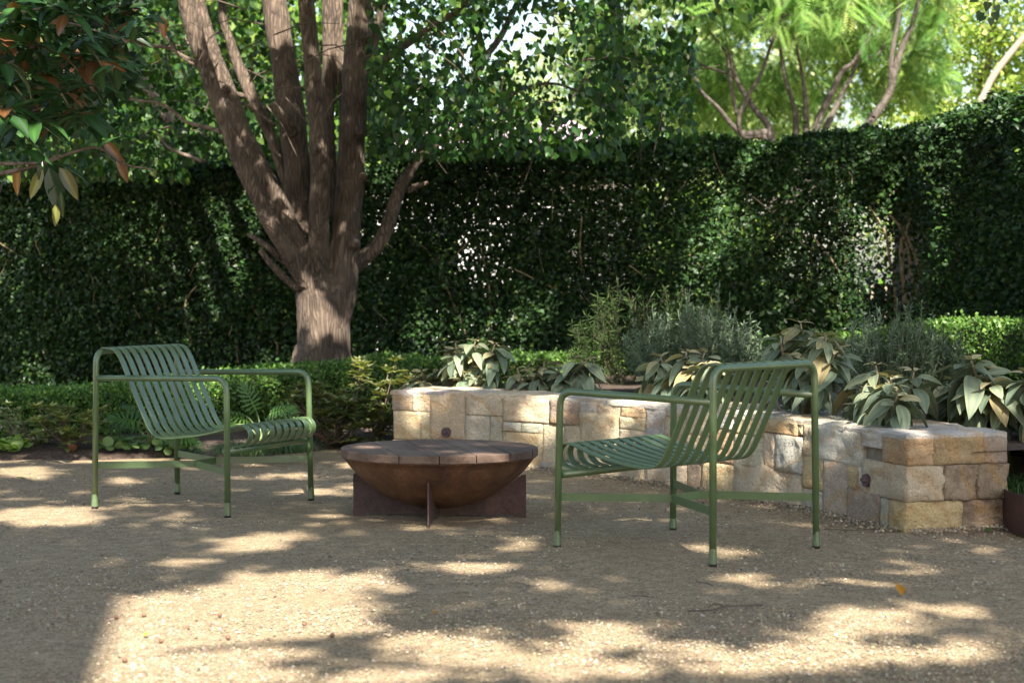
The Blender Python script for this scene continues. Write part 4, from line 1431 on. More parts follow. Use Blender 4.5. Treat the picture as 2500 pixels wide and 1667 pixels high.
# ================================================================== TREES AND HOUSE BEYOND THE HEDGE
def cloud_tree(name, label, loc, crown_c, crown_r, n, size, cols, w, clumps=60, trunk_r=.18, tmpl=T_QUAD, mat='leaf_far', cut=None, group=None, wid=1.2, seed=0):
    root = empty(name, loc)
    tag(root, label, 'tree', group)
    c0, rr = np.array(crown_c, float), np.array(crown_r, float)
    cc = c0 + rand_dirs(clumps) * (rng.random((clumps, 1)) ** .45) * rr
    i = rng.integers(0, clumps, n)
    cs = rr.mean() * .30 * (0.6 + rng.random(clumps) * .8)
    P = cc[i] + rand_dirs(n) * (rng.random((n, 1)) ** .6) * cs[i][:, None]
    if cut is not None: P = P[cut(P)]
    P = P[P[:, 2] > .3]
    n = len(P)
    D = rand_dirs(n) + np.array([0, 0, -.3])
    Nn = rng.normal(0, .7, (n, 3)) + np.array([0, -.6, .7])
    leaf_mass('crown', local(root, P), D, Nn, size * np.clip(1 + rng.normal(0, .25, n), .5, 1.6), tmpl, pick_col(n, cols, w, .2), M[mat], root, wid)
    top = Vector(crown_c) - Vector(loc)
    V, F = tube_vf(smooth_path([(0, 0, -.1), (.05, 0, top.z * .3), (top.x * .5, top.y * .5, top.z * .65), top], 5), np.linspace(trunk_r, trunk_r * .3, 16), 10)
    obj('trunk', V, F, M['bark2'], root, True)
    for k in range(6):
        e = Vector(cc[k]) - Vector(loc)
        b = Vector((top.x * .4, top.y * .4, top.z * .55))
        V, F = tube_vf(smooth_path([b, b.lerp(e, .5) + Vector((0, 0, .2)), e], 4), np.linspace(trunk_r * .35, .015, 9), 7)
        obj('limb', V, F, M['bark2'], root, True)
    return root
G1 = [(.06, .13, .02), (.10, .20, .03), (.16, .28, .04), (.26, .38, .05)]
GY = [(.15, .24, .04), (.24, .34, .06), (.34, .43, .10), (.44, .50, .17)]
GD = [(.025, .06, .015), (.04, .09, .02), (.06, .13, .025), (.12, .21, .03)]
GP = [(.20, .28, .12), (.30, .38, .18), (.42, .48, .26)]
cloud_tree('garden_tree', 'dense dark green tree behind the hedge at its far left end', (-6.2, 27, 0), (-6.0, 26, 4.4), (3.2, 2.2, 3.4), 24000, .115, GD, None, 60)
cloud_tree('garden_tree', 'mid green tree behind the hedge, seen between the multi stemmed trunks', (-3.9, 29, 0), (-3.8, 28.5, 4.2), (2.6, 2.2, 3.2), 22000, .115, G1, [.35, .35, .2, .1], 55)
cloud_tree('garden_tree', 'bright yellow green sunlit tree behind the corner of the hedge', (6.6, 27, 0), (6.6, 26.5, 4.0), (2.5, 2.0, 3.3), 36000, .075, GY, None, 80)
cloud_tree('garden_tree', 'pale green tree far behind the feathery tree', (3.4, 34, 0), (3.2, 33, 3.9), (3.8, 2.0, 2.8), 24000, .13, GP, None, 60)
cloud_tree('garden_tree', 'round bushy light green tree behind the hedge, left of the feathery tree', (.75, 27, 0), (.95, 27, 2.3), (1.25, 1.2, 1.2), 11000, .085, G1, [.2, .35, .3, .15], 34, .1)
cloud_tree('garden_tree', 'low spreading green tree behind the hedge under the magnolia branches', (-4.2, 22.5, 0), (-4.3, 22.0, 2.5), (2.4, 1.4, 1.5), 20000, .095, GD, [.3, .35, .25, .1], 60, .1)
# lower shrubs just beyond the hedge so that its gaps glow green
for k, (x, y, r, lab) in enumerate(((2.2, 19.6, 1.0, 'sunlit shrub behind the hedge, glimpsed through its gaps near the corner'), (4.6, 18.5, 1.2, 'shrub behind the hedge corner pier'), (-1.9, 22.5, 1.1, 'sunlit shrub behind the hedge, glimpsed low beside the trunk'))):
    cloud_tree('garden_shrub', lab, (x, y, 0), (x, y, 1.0), (r, r * .7, .95), 4500, .08, G1, None, 30, .05)

M['bark3'] = make_bark('dark_bark', (.05, .04, .033), (.10, .082, .068), .5, 16, .4)
# feathery tree (right of centre): stems and fronds
JY = 21.0
jt = empty('feathery_tree', at(1830, 691, JY))
jt.location.z = 0
tag(jt, 'feathery leaved tree with many bare upright stems above the hedge', 'tree')
zj = lambda x, y, d=0: at(1600 + x / 2.613, y / 2.613, JY + d)
RJ = JY / FPX / 2.613
def jst(pts, rad, d=0, d2=None):
    d2 = d if d2 is None else d2
    pp = [zj(x, y, d + (d2 - d) * i / (len(pts) - 1)) for i, (x, y) in enumerate(pts)]
    pp = smooth_path([(*p, r * RJ * .62) for p, r in zip(pp, rad)], 5)
    for i in range(len(pp)): pp[i, :3] += .02 * np.array(mnoise.noise_vector(Vector(pp[i, :3]) * 3))
    V, F = tube_vf(pp[:, :3], pp[:, 3], 8)
    obj('stem', local(jt, V), F, M['bark3'], jt, True)
bx, by = 780, 1000
base = [(760, 1560), (740, 1150)]
jst(base + [(720, 870), (650, 850), (540, 840), (400, 690), (280, 560), (200, 360)], [60, 50, 42, 38, 30, 20, 16, 12], 0, -.5)
jst(base + [(690, 880), (560, 870), (540, 760), (600, 600), (690, 430), (760, 220), (830, 0), (870, -200)], [55, 48, 38, 30, 24, 20, 18, 17, 16, 12], 0, -.8)
jst(base + [(740, 860), (640, 700), (520, 520), (470, 300), (420, 80), (400, -120)], [55, 48, 40, 34, 26, 20, 16, 12], .1, .3)
jst([(760, 1560), (850, 1100), (900, 860), (870, 640), (820, 460), (800, 300), (800, 200), (820, -60)], [50, 45, 36, 26, 22, 18, 15, 10], .1, .3)
jst([(760, 1560), (900, 1100), (960, 860), (960, 620), (930, 450), (910, 330), (880, 100), (860, -100)], [50, 45, 38, 26, 18, 15, 11, 8], 0, -.2)
jst([(760, 1560), (950, 1100), (1010, 860), (1100, 640), (1190, 460), (1280, 380), (1400, 150), (1460, -60)], [55, 48, 42, 36, 28, 22, 17, 12], -.1, -.4)
jst([(760, 1560), (1000, 1100), (1080, 850), (1190, 600), (1260, 480), (1320, 300), (1350, 100), (1360, -100)], [50, 45, 36, 24, 20, 16, 13, 10], .2, .4)
jst([(760, 1560), (1100, 1100), (1380, 760), (1480, 600), (1520, 480), (1600, 240), (1640, 150), (1700, -80)], [50, 46, 42, 38, 36, 30, 26, 18], -.2, -.3)
jst([(1500, 560), (1510, 380), (1540, 180), (1560, -40)], [30, 26, 24, 18], -.25)
jst([(1350, 380), (1440, 320), (1500, 160), (1560, 0)], [15, 14, 12, 9], .1)
jst([(560, 590), (480, 480), (300, 420), (180, 340)], [20, 16, 12, 8], .2)
jst([(520, 740), (480, 520), (440, 330), (330, 180), (240, 0)], [22, 18, 14, 11, 8], -.1)
jst([(800, 120), (850, 95), (960, 90), (1060, 60)], [12, 11, 8, 5], -.8)
jst([(735, 270), (700, 150), (640, 90), (560, 60)], [10, 9, 7, 4], -.8)
n = 3600
fx = np.concatenate([1420 + rng.random(n) * 900, 1560 + rng.random(500) * 740])
fy = np.concatenate([-80 + rng.random(n) * 330, 150 + rng.random(500) * 170])
ok = (fy < 310 - 90 * np.clip((fx - 2100) / 200, 0, 1)) & (fy < 330 - .0 * fx)
fx, fy = fx[ok], fy[ok]
Yv = JY + np.where(fy > 90, .35, -1.4) + rng.random(len(fx)) * np.where(fy > 90, 2.6, 3.2)
P = np.array([tuple(at(a, b, c_)) for a, b, c_ in zip(fx, fy, Yv)])
k = fbm(P, .9, 5) > .45
P = P[k]
n = len(P)
D = np.stack([rng.normal(0, .8, n), rng.normal(0, .5, n), rng.normal(-.55, .35, n)], 1)
Nn = rng.normal(0, .45, (n, 3)) + np.array([0, -.6, .7])
leaf_mass('fronds', local(jt, P), D, Nn, .27 * np.clip(1 + rng.normal(0, .25, n), .6, 1.5), T_FROND, pick_col(n, [(.06, .135, .028), (.10, .20, .04), (.16, .28, .06), (.26, .37, .10)], [.25, .35, .27, .13], .15), M['leaf_feather'], jt, 1.0)
# upper crown out of view
n = 300
P = np.array([jt.location.x, JY, 5.6]) + rand_dirs(n) * (rng.random((n, 1)) ** .5) * np.array([3.0, 2.2, 1.9])
P = P[above_view(P, 20)]
n = len(P)
leaf_mass('upper_crown', local(jt, P), rng.normal(0, .8, (n, 3)) + [0, 0, -.4], rng.normal(0, .4, (n, 3)) + [0, -.4, 1], .55, T_FROND, pick_col(n, [(.09, .19, .03), (.15, .27, .04)], None, .15), M['leaf_feather'], jt)

# pale leaning trunk at the far right
pt = empty('pale_trunk_tree', (at(2370, 691, 24).x, 24, 0))
tag(pt, 'tree with smooth pale leaning trunk behind the side hedge', 'tree')
pp = smooth_path([Vector((pt.location.x, 24, 0)), at(2385, 330, 24), at(2406, 225, 24), at(2440, 165, 24), at(2500, 90, 24), at(2575, 0, 24), at(2660, -260, 24)], 5)
V, F = tube_vf(pp, np.linspace(.055, .032, len(pp)), 10)
obj('trunk', local(pt, V), F, plain('pale_bark', (.26, .205, .165), .8, .15, 6), pt, True)
n = 900
P = np.array(tuple(at(2660, -260, 24))) + rand_dirs(n) * (rng.random((n, 1)) ** .5) * np.array([1.2, 1, .9])
P = P[above_view(P, 10)]
n = len(P)
leaf_mass('crown', local(pt, P), rand_dirs(n), rng.normal(0, .5, (n, 3)) + [0, -.4, .8], .16, T_FOLD, pick_col(n, G1, None, .15), M['leaf_far'], pt)

# neighbouring house
hx = at(1230, 500, 25).x
nh = empty('neighbour_house', (hx, 25, 0))
tag(nh, 'white rendered house with mauve roof glimpsed through the hedge and leaves', 'house')
m = MB().box((0, 2.5, 1.25), (3.4, 5, 2.5)); m.build('wall', M['white'], nh)
V = [(-2.1, -.35, 2.45), (2.1, -.35, 2.45), (2.1, 5.4, 2.45), (-2.1, 5.4, 2.45), (-1.0, 2.5, 3.35), (1.0, 2.5, 3.35)]
F = [(0, 1, 5, 4), (1, 2, 5), (2, 3, 4, 5), (3, 0, 4), (3, 2, 1, 0)]
obj('roof', V, F, M['roof'], nh)
for x in (-1.0, .5):
    w_ = MB().box((x, -.02, 1.35), (.8, .05, 1.0)).build('window', M['white'], nh)
    for dx in (-.19, .19): MB().box((x + dx, -.05, 1.35), (.34, .012, .9)).build('pane', M['dark'], w_)
# house behind the camera: its corner throws the straight-edged shadow
bh = empty('brick_house', (-3.2, -4.6, 0))
tag(bh, 'tall brick house standing behind the viewer, its corner shading the court', 'house')
MB().box((0, 0, 4.6), (6.5, 4.0, 9.2)).build('wall', M['brick'], bh)
V = [(-3.5, -2.3, 9.2), (3.27, -2.3, 9.2), (3.27, 2.02, 9.2), (-3.5, 2.02, 9.2), (-3.3, 0, 10.2), (3.25, 0, 10.2)]
F = [(0, 1, 5, 4), (1, 2, 5), (2, 3, 4, 5), (3, 0, 4), (3, 2, 1, 0)]
obj('roof', V, F, M['roof'], bh)
for x in (-1.8, 1.6):
    for z in (1.5, 5.0):
        w_ = MB().box((x, 2.02, z), (1.2, .06, 1.4)).build('window', M['white'], bh)
        MB().box((x, 2.055, z), (1.06, .02, 1.26)).build('pane', M['dark'], w_)

# fence and pier in the opening of the hedge
fe = empty('timber_fence', (at(2130, 700, 15.7).x, 15.7, 0))
tag(fe, 'dark timber paling fence glimpsed through the opening in the hedge', 'fence')
ox = fe.location.x
pal = None
for k in range(86):
    x = 1.0 - k * .105
    if pal is None: pal = MB().box((0, 0, .50), (.088, .02, .97)).build('paling', M['fence'], fe)
    o_ = pal if k == 0 else link('paling', pal.data, None, fe)
    o_.location = (x, max(0, -x) * .17 + .55 * max(0, -x - 3) * .0, random.uniform(-.012, .012))
    o_.rotation_euler = (0, random.uniform(-.01, .01), -.17)
for z in (.80, .30):
    MB().box((-3.4, .60, z), (9.0, .035, .09), Matrix.Rotation(-.17, 3, 'Z')).build('rail', M['fence'], fe)
for x in (.9, -.9, -2.7, -4.5, -6.3): MB().box((x, max(0, -x) * .17 + .09, .62), (.10, .10, 1.24), Matrix.Rotation(-.17, 3, 'Z')).build('post', M['fence'], fe)
pr_ = empty('pier', (at(2237, 700, 15.35).x, 15.35, 0))
tag(pr_, 'grey masonry pier with a dark cap in the hedge opening', 'pier')
MB().box((0, 0, .84), (.30, .30, 1.68)).build('shaft', M['pier'], pr_)
m = MB().box((.1, 0, 1.73), (.62, .40, .12)); m.build('cap', M['fence'], pr_)

# ================================================================== RAISED BED PLANTING
# velvet leaved shrubs
FA, GR = (1.45, 1.25, .85), (1, 1, 1)
sv = [big_leaf_mesh('velvet_leaf', 7, .25, d, .10, (1.5, 1.42, 1.15), (1.6, 1.45, 1.1), (1, 1, 1), ov=.8) for d in (.22, .50, .75)]
def y_behind(px, extra):
    if px < 2205:
        u = float(np.interp(px, _pxs, _us))
        return wall_pt(u, WT, 0)[1] + extra
    return np.interp(px, [2205, 2500], [7.95, 7.85]) + extra
def velvet_shrub(label, heads, base_px, extra=.26, ln=.138):
    bx_ = base_px
    Yb = y_behind(bx_, extra)
    b = at(bx_, 900, Yb)
    b.z = .30
    root = empty('velvet_leaf_shrub', b)
    tag(root, label, 'shrub', 'velvet leaved shrubs along the stone wall')
    stemm = MB()
    heads = [(a, b_ - 13, c_) for a, b_, c_ in heads]
    for _ in range(len(heads) + 2):
        p_, q_ = random.choice(heads), random.choice(heads)
        heads.append(((p_[0] + q_[0]) / 2 + random.uniform(-34, 34), (p_[1] + q_[1]) / 2 + random.uniform(0, 30), 5))
    for (hx_, hy_, k) in heads:
        H = at(hx_, hy_, y_behind(hx_, extra + random.uniform(-.16, .14)))
        mid = b.lerp(H, .55) + Vector((random.uniform(-.03, .03), random.uniform(-.03, .03), -.04))
        V, F = tube_vf([Vector(p) for p in smooth_path([b + Vector((random.uniform(-.04, .04), random.uniform(-.04, .04), 0)), mid, H], 5)], np.linspace(.0075, .0045, 11), 6)
        stemm.add(local(root, V), F)
        a0 = random.random() * 6.28
        for ring, (m_, el, sz) in enumerate(((k + 2, -.30, 1.0), (max(4, k - 1), .10, .82), (4, .38, .40))):
            for j in range(m_):
                a = a0 + 2 * PI * (j + .5 * ring) / m_ + random.uniform(-.25, .25)
                e = el + random.uniform(-.3, .25)
                D = Vector((math.cos(a) * math.cos(e), math.sin(a) * math.cos(e), math.sin(e)))
                Nn = Vector((-math.cos(a) * math.sin(e) + random.gauss(0, .3), -math.sin(a) * math.sin(e) + random.gauss(0, .3), math.cos(e)))
                t = random.random()
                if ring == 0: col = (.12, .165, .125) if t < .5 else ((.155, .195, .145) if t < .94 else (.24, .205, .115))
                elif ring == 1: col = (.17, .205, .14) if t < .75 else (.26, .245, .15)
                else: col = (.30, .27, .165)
                kf = .98 * math.exp(random.gauss(0, .2))
                org = H - Vector((0, 0, .05 * (2 - ring) * random.uniform(.2, 1)))
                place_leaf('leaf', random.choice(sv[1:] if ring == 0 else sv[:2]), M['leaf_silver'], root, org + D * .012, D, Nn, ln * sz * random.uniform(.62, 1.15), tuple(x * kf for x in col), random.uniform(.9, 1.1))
    stemm.build('stems', M['stem'], root, True)
velvet_shrub('small velvet leaved shrub at the far end of the stone wall', [(1030, 922, 5), (1012, 936, 4)], 1030, .30, .14)
velvet_shrub('wide velvet grey leaved shrub behind the stone wall above the first wall light', [(1112, 850, 6), (1115, 880, 6), (1160, 846, 6), (1168, 874, 7), (1208, 855, 6), (1075, 918, 5), (1140, 915, 5), (1200, 905, 5)], 1150)
velvet_shrub('low velvet leaved shrub behind the wall, between the fire pit and the chair', [(1262, 912, 5), (1328, 897, 6), (1366, 908, 6), (1402, 890, 6), (1432, 893, 6), (1300, 925, 4)], 1345)
velvet_shrub('velvet leaved shrub with fawn tips behind the armrest of the turned chair', [(1612, 884, 6), (1590, 919, 6), (1676, 873, 6), (1720, 874, 6), (1660, 912, 5), (1735, 915, 5)], 1655)
velvet_shrub('tallest velvet leaved shrub, its upper heads standing above the chair back', [(1955, 803, 7), (1905, 832, 5), (2014, 833, 7), (1967, 893, 7), (1999, 918, 6), (1930, 905, 5), (2040, 870, 5), (1890, 945, 5)], 1970)
velvet_shrub('velvet leaved shrub leaning over the wall beside the rear leg of the turned chair', [(2138, 905, 6), (2121, 965, 7), (2176, 935, 6), (2088, 946, 5), (2231, 922, 7), (2205, 965, 5), (2150, 985, 4)], 2160)
velvet_shrub('large velvet leaved shrub with bare woody stems above the near corner of the wall', [(2371, 893, 6), (2405, 912, 8), (2325, 943, 7), (2333, 1005, 5), (2420, 945, 6), (2370, 985, 4)], 2440, .25, .175)
velvet_shrub('velvet leaved shrub standing above the rusty steel edging', [(2505, 925, 6), (2530, 960, 5)], 2520, .2, .17)

# grey needle leaved shrubs
M['leaf_stem'] = plain('grey_green_stem', (.14, .165, .10), .8, .2, 40)
def needle_shrub(label, cx, base_y, w_px, top_y, Y, n=300, cols_=None, nl=.034, nw=.28, name='needle_leaf_shrub', grp='grey green needle leaved shrubs in the raised bed', up=.48, m_=52, smat='leaf_stem', wild=.85):
    b = at(cx, 900, Y); b.z = .33
    root = empty(name, b)
    tag(root, label, 'shrub', grp)
    W = w_px / FPX * Y
    topz = at(cx, top_y, Y).z - b.z
    pts, dirs, cols = [], [], []
    st_ = MB()
    for i in range(n):
        a = random.uniform(-1, 1)
        dep = random.uniform(-.3, .3)
        h = topz * (1 - .35 * abs(a) ** 1.5) * random.uniform(.5, 1.0) * (1.3 if random.random() < .10 else 1)
        p0 = Vector((a * W * .30, dep * .5, 0))
        p2 = Vector((a * W * up + random.uniform(-.06, .06), dep, h))
        p1 = p0.lerp(p2, .55) + Vector((a * .05 + random.uniform(-.07, .07) * (wild > 1), 0, .02))
        ss = smooth_path([p0, p1, p2], 8)
        V, F = tube_vf(ss[::4], np.linspace(.0028, .0012, len(ss[::4])) * (.6 if wild > 1 else 1), 3, False)
        st_.add(V, F)
        t = np.sort(rng.random(m_) ** .7) * (len(ss) - 1.01)
        i0 = t.astype(int)
        q = ss[i0] + (ss[i0 + 1] - ss[i0]) * (t - i0)[:, None]
        tang = (p2 - p1).normalized()
        dd = rand_dirs(m_) * wild + np.array(tang) * .6
        pts.append(q); dirs.append(dd)
        cols.append(np.tile(rng.random((1, 1)) , (m_, 1)))
    st_.build('stems', M[smat], root)
    P, D = np.concatenate(pts), np.concatenate(dirs)
    n_ = len(P)
    c = pick_col(n_, cols_ or [(.115, .17, .105), (.17, .235, .15), (.26, .32, .22), (.065, .11, .05)], [.35, .3, .12, .23], .15)
    leaf_mass('foliage', P, D, rand_dirs(n_), nl * np.clip(1 + rng.normal(0, .2, n_), .5, 1.5), T_QUAD, c, M['leaf_grey'], root, nw)
needle_shrub('grey green needle leaved shrub behind the turned chair, left of the tallest velvet shrub', 1700, 900, 340, 738, 11.0, 280)
needle_shrub('grey green needle leaved shrub with tall spiky shoots, right of the tallest velvet shrub', 2180, 900, 310, 755, 10.0, 270)

# loose olive shrub behind them
needle_shrub('loose dark olive fine leaved shrub in front of the tall hedge', 1585, 860, 330, 690, 12.1, 95, [(.030, .058, .015), (.048, .085, .02), (.085, .125, .034), (.018, .036, .01)], .06, .16, 'fine_leaf_shrub', None, .56, 46, 'twig', 1.3)

# small bushes along the garden bed: whorled leaves on bare stems
M['twig2'] = plain('grey_brown_stem', (.15, .11, .08), .8, .3, 40)
def whorl_shrub(label, base_px, base_py, heads, Y, cols, ln=.068, leafn=10):
    b = at(base_px, base_py, Y); b.z = .05
    root = empty('whorl_leaf_shrub', b)
    tag(root, label, 'shrub', 'small whorled leaf shrubs in the garden bed')
    st_ = MB()
    PP, DD, NN, SS = [], [], [], []
    if len(heads) > 6: heads = list(heads) + [(x + random.uniform(-22, 22), y + random.uniform(2, 34)) for x, y in heads]
    for (x, y) in heads:
        H = at(x, y, Y + random.uniform(-.15, .25))
        mid = b.lerp(H, .5) + Vector((random.uniform(-.02, .02), 0, -.02))
        V, F = tube_vf(smooth_path([b + Vector((random.uniform(-.03, .03), random.uniform(-.03, .03), -.02)), mid, H], 4), np.linspace(.0055, .0028, 9), 5)
        st_.add(local(root, V), F)
        for lay in range(3):
            for j in range(leafn):
                a = 2 * PI * j / leafn + random.uniform(-.3, .3)
                e = (.25, .6, -.1)[lay] + random.uniform(-.2, .3)
                D = (math.cos(a) * math.cos(e), math.sin(a) * math.cos(e), math.sin(e))
                PP.append(tuple(H - Vector((0, 0, .03 * lay if lay != 1 else -.005))))
                DD.append(D); NN.append((-math.cos(a) * math.sin(e), -math.sin(a) * math.sin(e), math.cos(e)))
                SS.append(ln * random.uniform(.7, 1.2) * (.75 if lay == 1 else 1))
    st_.build('stems', M['twig2'], root, True)
    n = len(PP)
    leaf_mass('foliage', local(root, np.array(PP)), np.array(DD), np.array(NN), np.array(SS), T_FOLD, pick_col(n, cols, None, .18), M['leaf_soft'], root, 1.0)
zw = lambda x, y: (x / 7.127, 930 + y / 7.127)
YC = [(.22, .25, .09), (.30, .32, .12), (.38, .37, .18), (.16, .20, .07)]
whorl_shrub('pale yellow green shrub with bare stems beside the rear leg of the seat showing chair', 182, 1105, [zw(*q) for q in ((650, 470), (820, 520), (900, 500), (1080, 560), (1200, 510), (1100, 680), (1440, 650), (740, 800), (780, 920), (1060, 960), (1200, 980), (1300, 1020), (1560, 580), (1780, 520))], 10.75, YC)
whorl_shrub('straggly pale leaved shrub at the outer left end of the garden bed', 85, 1095, [zw(*q) for q in ((120, 420), (300, 520), (60, 600), (200, 700), (420, 760), (330, 840), (560, 900), (480, 990), (640, 1040), (120, 900), (240, 960), (60, 1000), (700, 1100))], 10.8, [(.12, .19, .05), (.2, .27, .09), (.28, .32, .16), (.34, .35, .24)], .045, 7)
OC = [(.10, .14, .05), (.15, .18, .07), (.20, .215, .095), (.26, .25, .12)]
zq = lambda x, y: (540 + x / 5.004, 880 + y / 5.004)
whorl_shrub('bushy olive shrub between the seat showing chair and the stone wall', 808, 1080, [zq(*q) for q in ((930, 420), (1000, 330), (1120, 380), (880, 500), (1180, 320), (1300, 560), (1420, 500), (1330, 640), (1480, 700), (1550, 540), (1240, 690), (1380, 780), (1180, 450), (960, 620), (1290, 820), (1700, 820), (1480, 420), (1600, 640))], 11.2, OC, .075)
whorl_shrub('tall stemmed olive shrub with leafy top rising above the low hedge', 855, 1080, [zq(*q) for q in ((1700, 60), (1740, 110), (1660, 170), (1720, 200), (1690, 20))], 11.3, OC, .075)
whorl_shrub('olive shrub leaning beside the far end of the stone wall', 920, 1075, [zq(*q) for q in ((1960, 330), (2050, 420), (1900, 420), (2250, 230), (2300, 190), (1950, 520), (2040, 560), (1850, 600), (1760, 520), (2000, 700), (1880, 760), (2080, 300), (2140, 10))], 11.35, OC, .075)

# split leaf plants
def split_leaf_mesh():
    V, F, C = [], [], []
    def blade(p, d, ln, w):
        b_ = len(V)
        d = Vector(d).normalized()
        sx = Vector((-d.y, d.x, 0))
        p = Vector(p)
        for q in (p - sx * w * .35, p + d * ln * .5 - sx * w, p + d * ln, p + d * ln * .5 + sx * w, p + sx * w * .35):
            V.append((q.x, q.y, -.28 * q.y * q.y - .25 * q.x * q.x))
            C.append((1, 1, 1))
        C[b_] = C[b_ + 4] = (1.35, 1.35, 1.1)
        F.append((b_, b_ + 1, b_ + 2)); F.append((b_, b_ + 2, b_ + 4)); F.append((b_ + 4, b_ + 2, b_ + 3))
    for i in range(8):
        t = i / 7
        ln = .50 * math.sin(PI * (.22 + .62 * t)) ** .8
        for s_ in (-1, 1):
            a = -.35 + 1.45 * t
            blade((0, .05 + .72 * t, 0), (s_ * math.cos(a), math.sin(a), 0), ln, .042)
    blade((0, .78, 0), (0, 1, 0), .3, .05)
    b_ = len(V)
    V.extend([(-.03, 0, 0), (.03, 0, 0), (.02, .85, -.2), (-.02, .85, -.2)]); C.extend([(1.4, 1.4, 1.1)] * 4)
    F.append((b_, b_ + 1, b_ + 2)); F.append((b_, b_ + 2, b_ + 3))
    return np_mesh('split_leaf', np.array(V), np.array(F), False, np.array(C))
slm = split_leaf_mesh()
LSP = leaf_material('split_leaf', .4, .28, .45, True)
def split_plant(label, cx, cy, Y, leaves):
    b = at(cx, cy, Y); b.z = .05
    root = empty('split_leaf_plant', b)
    tag(root, label, 'plant', 'split leaved plants in the garden bed')
    m = MB()
    for (x, y, ln, up) in leaves:
        Pp = at(x, y, Y + random.uniform(-.2, .15))
        d = Vector((x - cx, 0, 0)).normalized() * random.uniform(.3, 1) if abs(x - cx) > 4 else Vector((.1, 0, 0))
        D = Vector((d.x, random.uniform(-.9, .1), up))
        col = random.choice([(.03, .075, .022), (.045, .10, .025), (.07, .14, .035)])
        place_leaf('leaf', slm, LSP, root, Pp, D, (random.uniform(-.2, .2), -.55, .8), ln * Y / FPX, col)
        V, F = tube_vf(smooth_path([b, b.lerp(Pp, .5) + Vector((0, 0, .04)), Pp], 4), np.linspace(.006, .004, 9), 5)
        m.add(local(root, V), F)
    m.build('stalks', M['stalk'], root, True)
M['stalk'] = plain('green_stalk', (.13, .18, .06), .6, .2, 30)
split_plant('split leaved plant under the slatted back of the chair beside the hedge', 372, 1100, 10.75, [(340, 1030, 80, .3), (310, 1045, 75, .1), (365, 1020, 85, .7), (395, 1025, 75, .5), (330, 1070, 70, -.1), (390, 1080, 65, -.3), (300, 1080, 55, -.2), (420, 1060, 75, 0), (445, 1075, 65, -.2), (350, 1055, 70, .4), (412, 1098, 55, -.4)])
split_plant('split leaved plant growing behind the seat of the chair beside the hedge', 640, 1060, 11.0, [(624, 1000, 75, 1.2), (590, 1010, 70, .3), (660, 1010, 65, .5), (690, 1005, 60, .2), (575, 1035, 60, 0), (650, 1030, 65, 0), (610, 1030, 65, .5), (700, 1030, 55, -.1)])

# round leaved ground cover and grass tufts
def ground_cover(label, boxes_, Y, n, size, cols):
    x0 = np.mean([b_[0] for b_ in boxes_])
    b = gp(x0, boxes_[0][3]); 
    root = empty('round_leaf_cover', (b.x, b.y, 0))
    tag(root, label, 'ground cover', 'round leaved ground cover along the bed edge')
    Ps = []
    for (xa, xb, ya, yb) in boxes_:
        px = xa + rng.random(n) * (xb - xa)
        py = ya + rng.random(n) * (yb - ya)
        Yv = Y + (yb - py) / (yb - ya) * .16 - .05
        Ps.append(np.array([tuple(at(a, b_, c_)) for a, b_, c_ in zip(px, py, Yv)]))
    P = np.concatenate(Ps)
    P[:, 2] = np.clip(P[:, 2] + .055, .06, .4)
    k = len(P)
    D = np.stack([rng.normal(0, 1, k), rng.normal(-.5, .6, k), rng.normal(0, .25, k)], 1)
    leaf_mass('foliage', local(root, P), D, rng.normal(0, .3, (k, 3)) + [0, -.5, 1], size * np.clip(1 + rng.normal(0, .25, k), .5, 1.5), T_ROUND, pick_col(k, cols, None, .15), M['leaf_soft'], root)
ground_cover('bright lime round leaved ground cover at the outer end of the gravel edge', [(-60, 62, 1088, 1122)], 10.6, 70, .05, [(.20, .32, .06), (.28, .40, .09), (.14, .24, .05)])
ground_cover('dull green round leaved ground cover between the chair legs and the bed', [(248, 350, 1088, 1118), (385, 470, 1094, 1116)], 10.65, 90, .045, [(.09, .17, .05), (.13, .22, .07), (.18, .27, .09)])
def grass_tuft(label, base, n, ln, spread, cols, zb=.05, group='strappy grass tufts'):
    root = empty('grass_tuft', (base[0], base[1], 0))
    tag(root, label, 'grass', group)
    V, F, C = [], [], []
    for i in range(n):
        a = random.random() * 2 * PI
        r = random.random() ** .5 * spread * .35
        l = ln * random.uniform(.6, 1.1)
        d = Vector((math.cos(a), math.sin(a), 0))
        p = Vector((math.cos(a) * r, math.sin(a) * r, zb))
        sx = Vector((-d.y, d.x, 0)) * .0032
        c = Vector(random.choice(cols)) * math.exp(random.gauss(0, .2))
        b_ = len(V)
        lean = random.uniform(.45, 1.0)
        for t in (0, .33, .66, 1.0):
            q = p + d * (l * t * lean) + Vector((0, 0, l * (t * 1.0 - t * t * (.55 + .5 * lean))))
            w_ = 1 - t * .8
            V += [tuple(q - sx * w_), tuple(q + sx * w_)]
            C += [tuple(c)] * 2
        for k in range(3): F.append((b_ + 2 * k, b_ + 2 * k + 1, b_ + 2 * k + 3, b_ + 2 * k + 2))
    me = np_mesh('blades', np.array(V), np.array(F), True, np.array(C))
    o_ = link('blades', me, M['leaf_soft'], root)
    o_['kind'] = 'stuff'
GC = [(.035, .085, .03), (.055, .12, .04), (.09, .16, .06), (.14, .2, .11)]
b = gp(600, 1108, .05); grass_tuft('dark strappy grass tuft under the seat of the chair beside the hedge', b, 260, .20, .5, GC)
b = gp(700, 1102, .05); grass_tuft('dark strappy grass tuft behind the front leg of the chair beside the hedge', b, 220, .19, .45, GC)
b = gp(930, 1092, .05); grass_tuft('thin upright grass tuft against the far end of the stone wall', b, 40, .17, .3, GC)

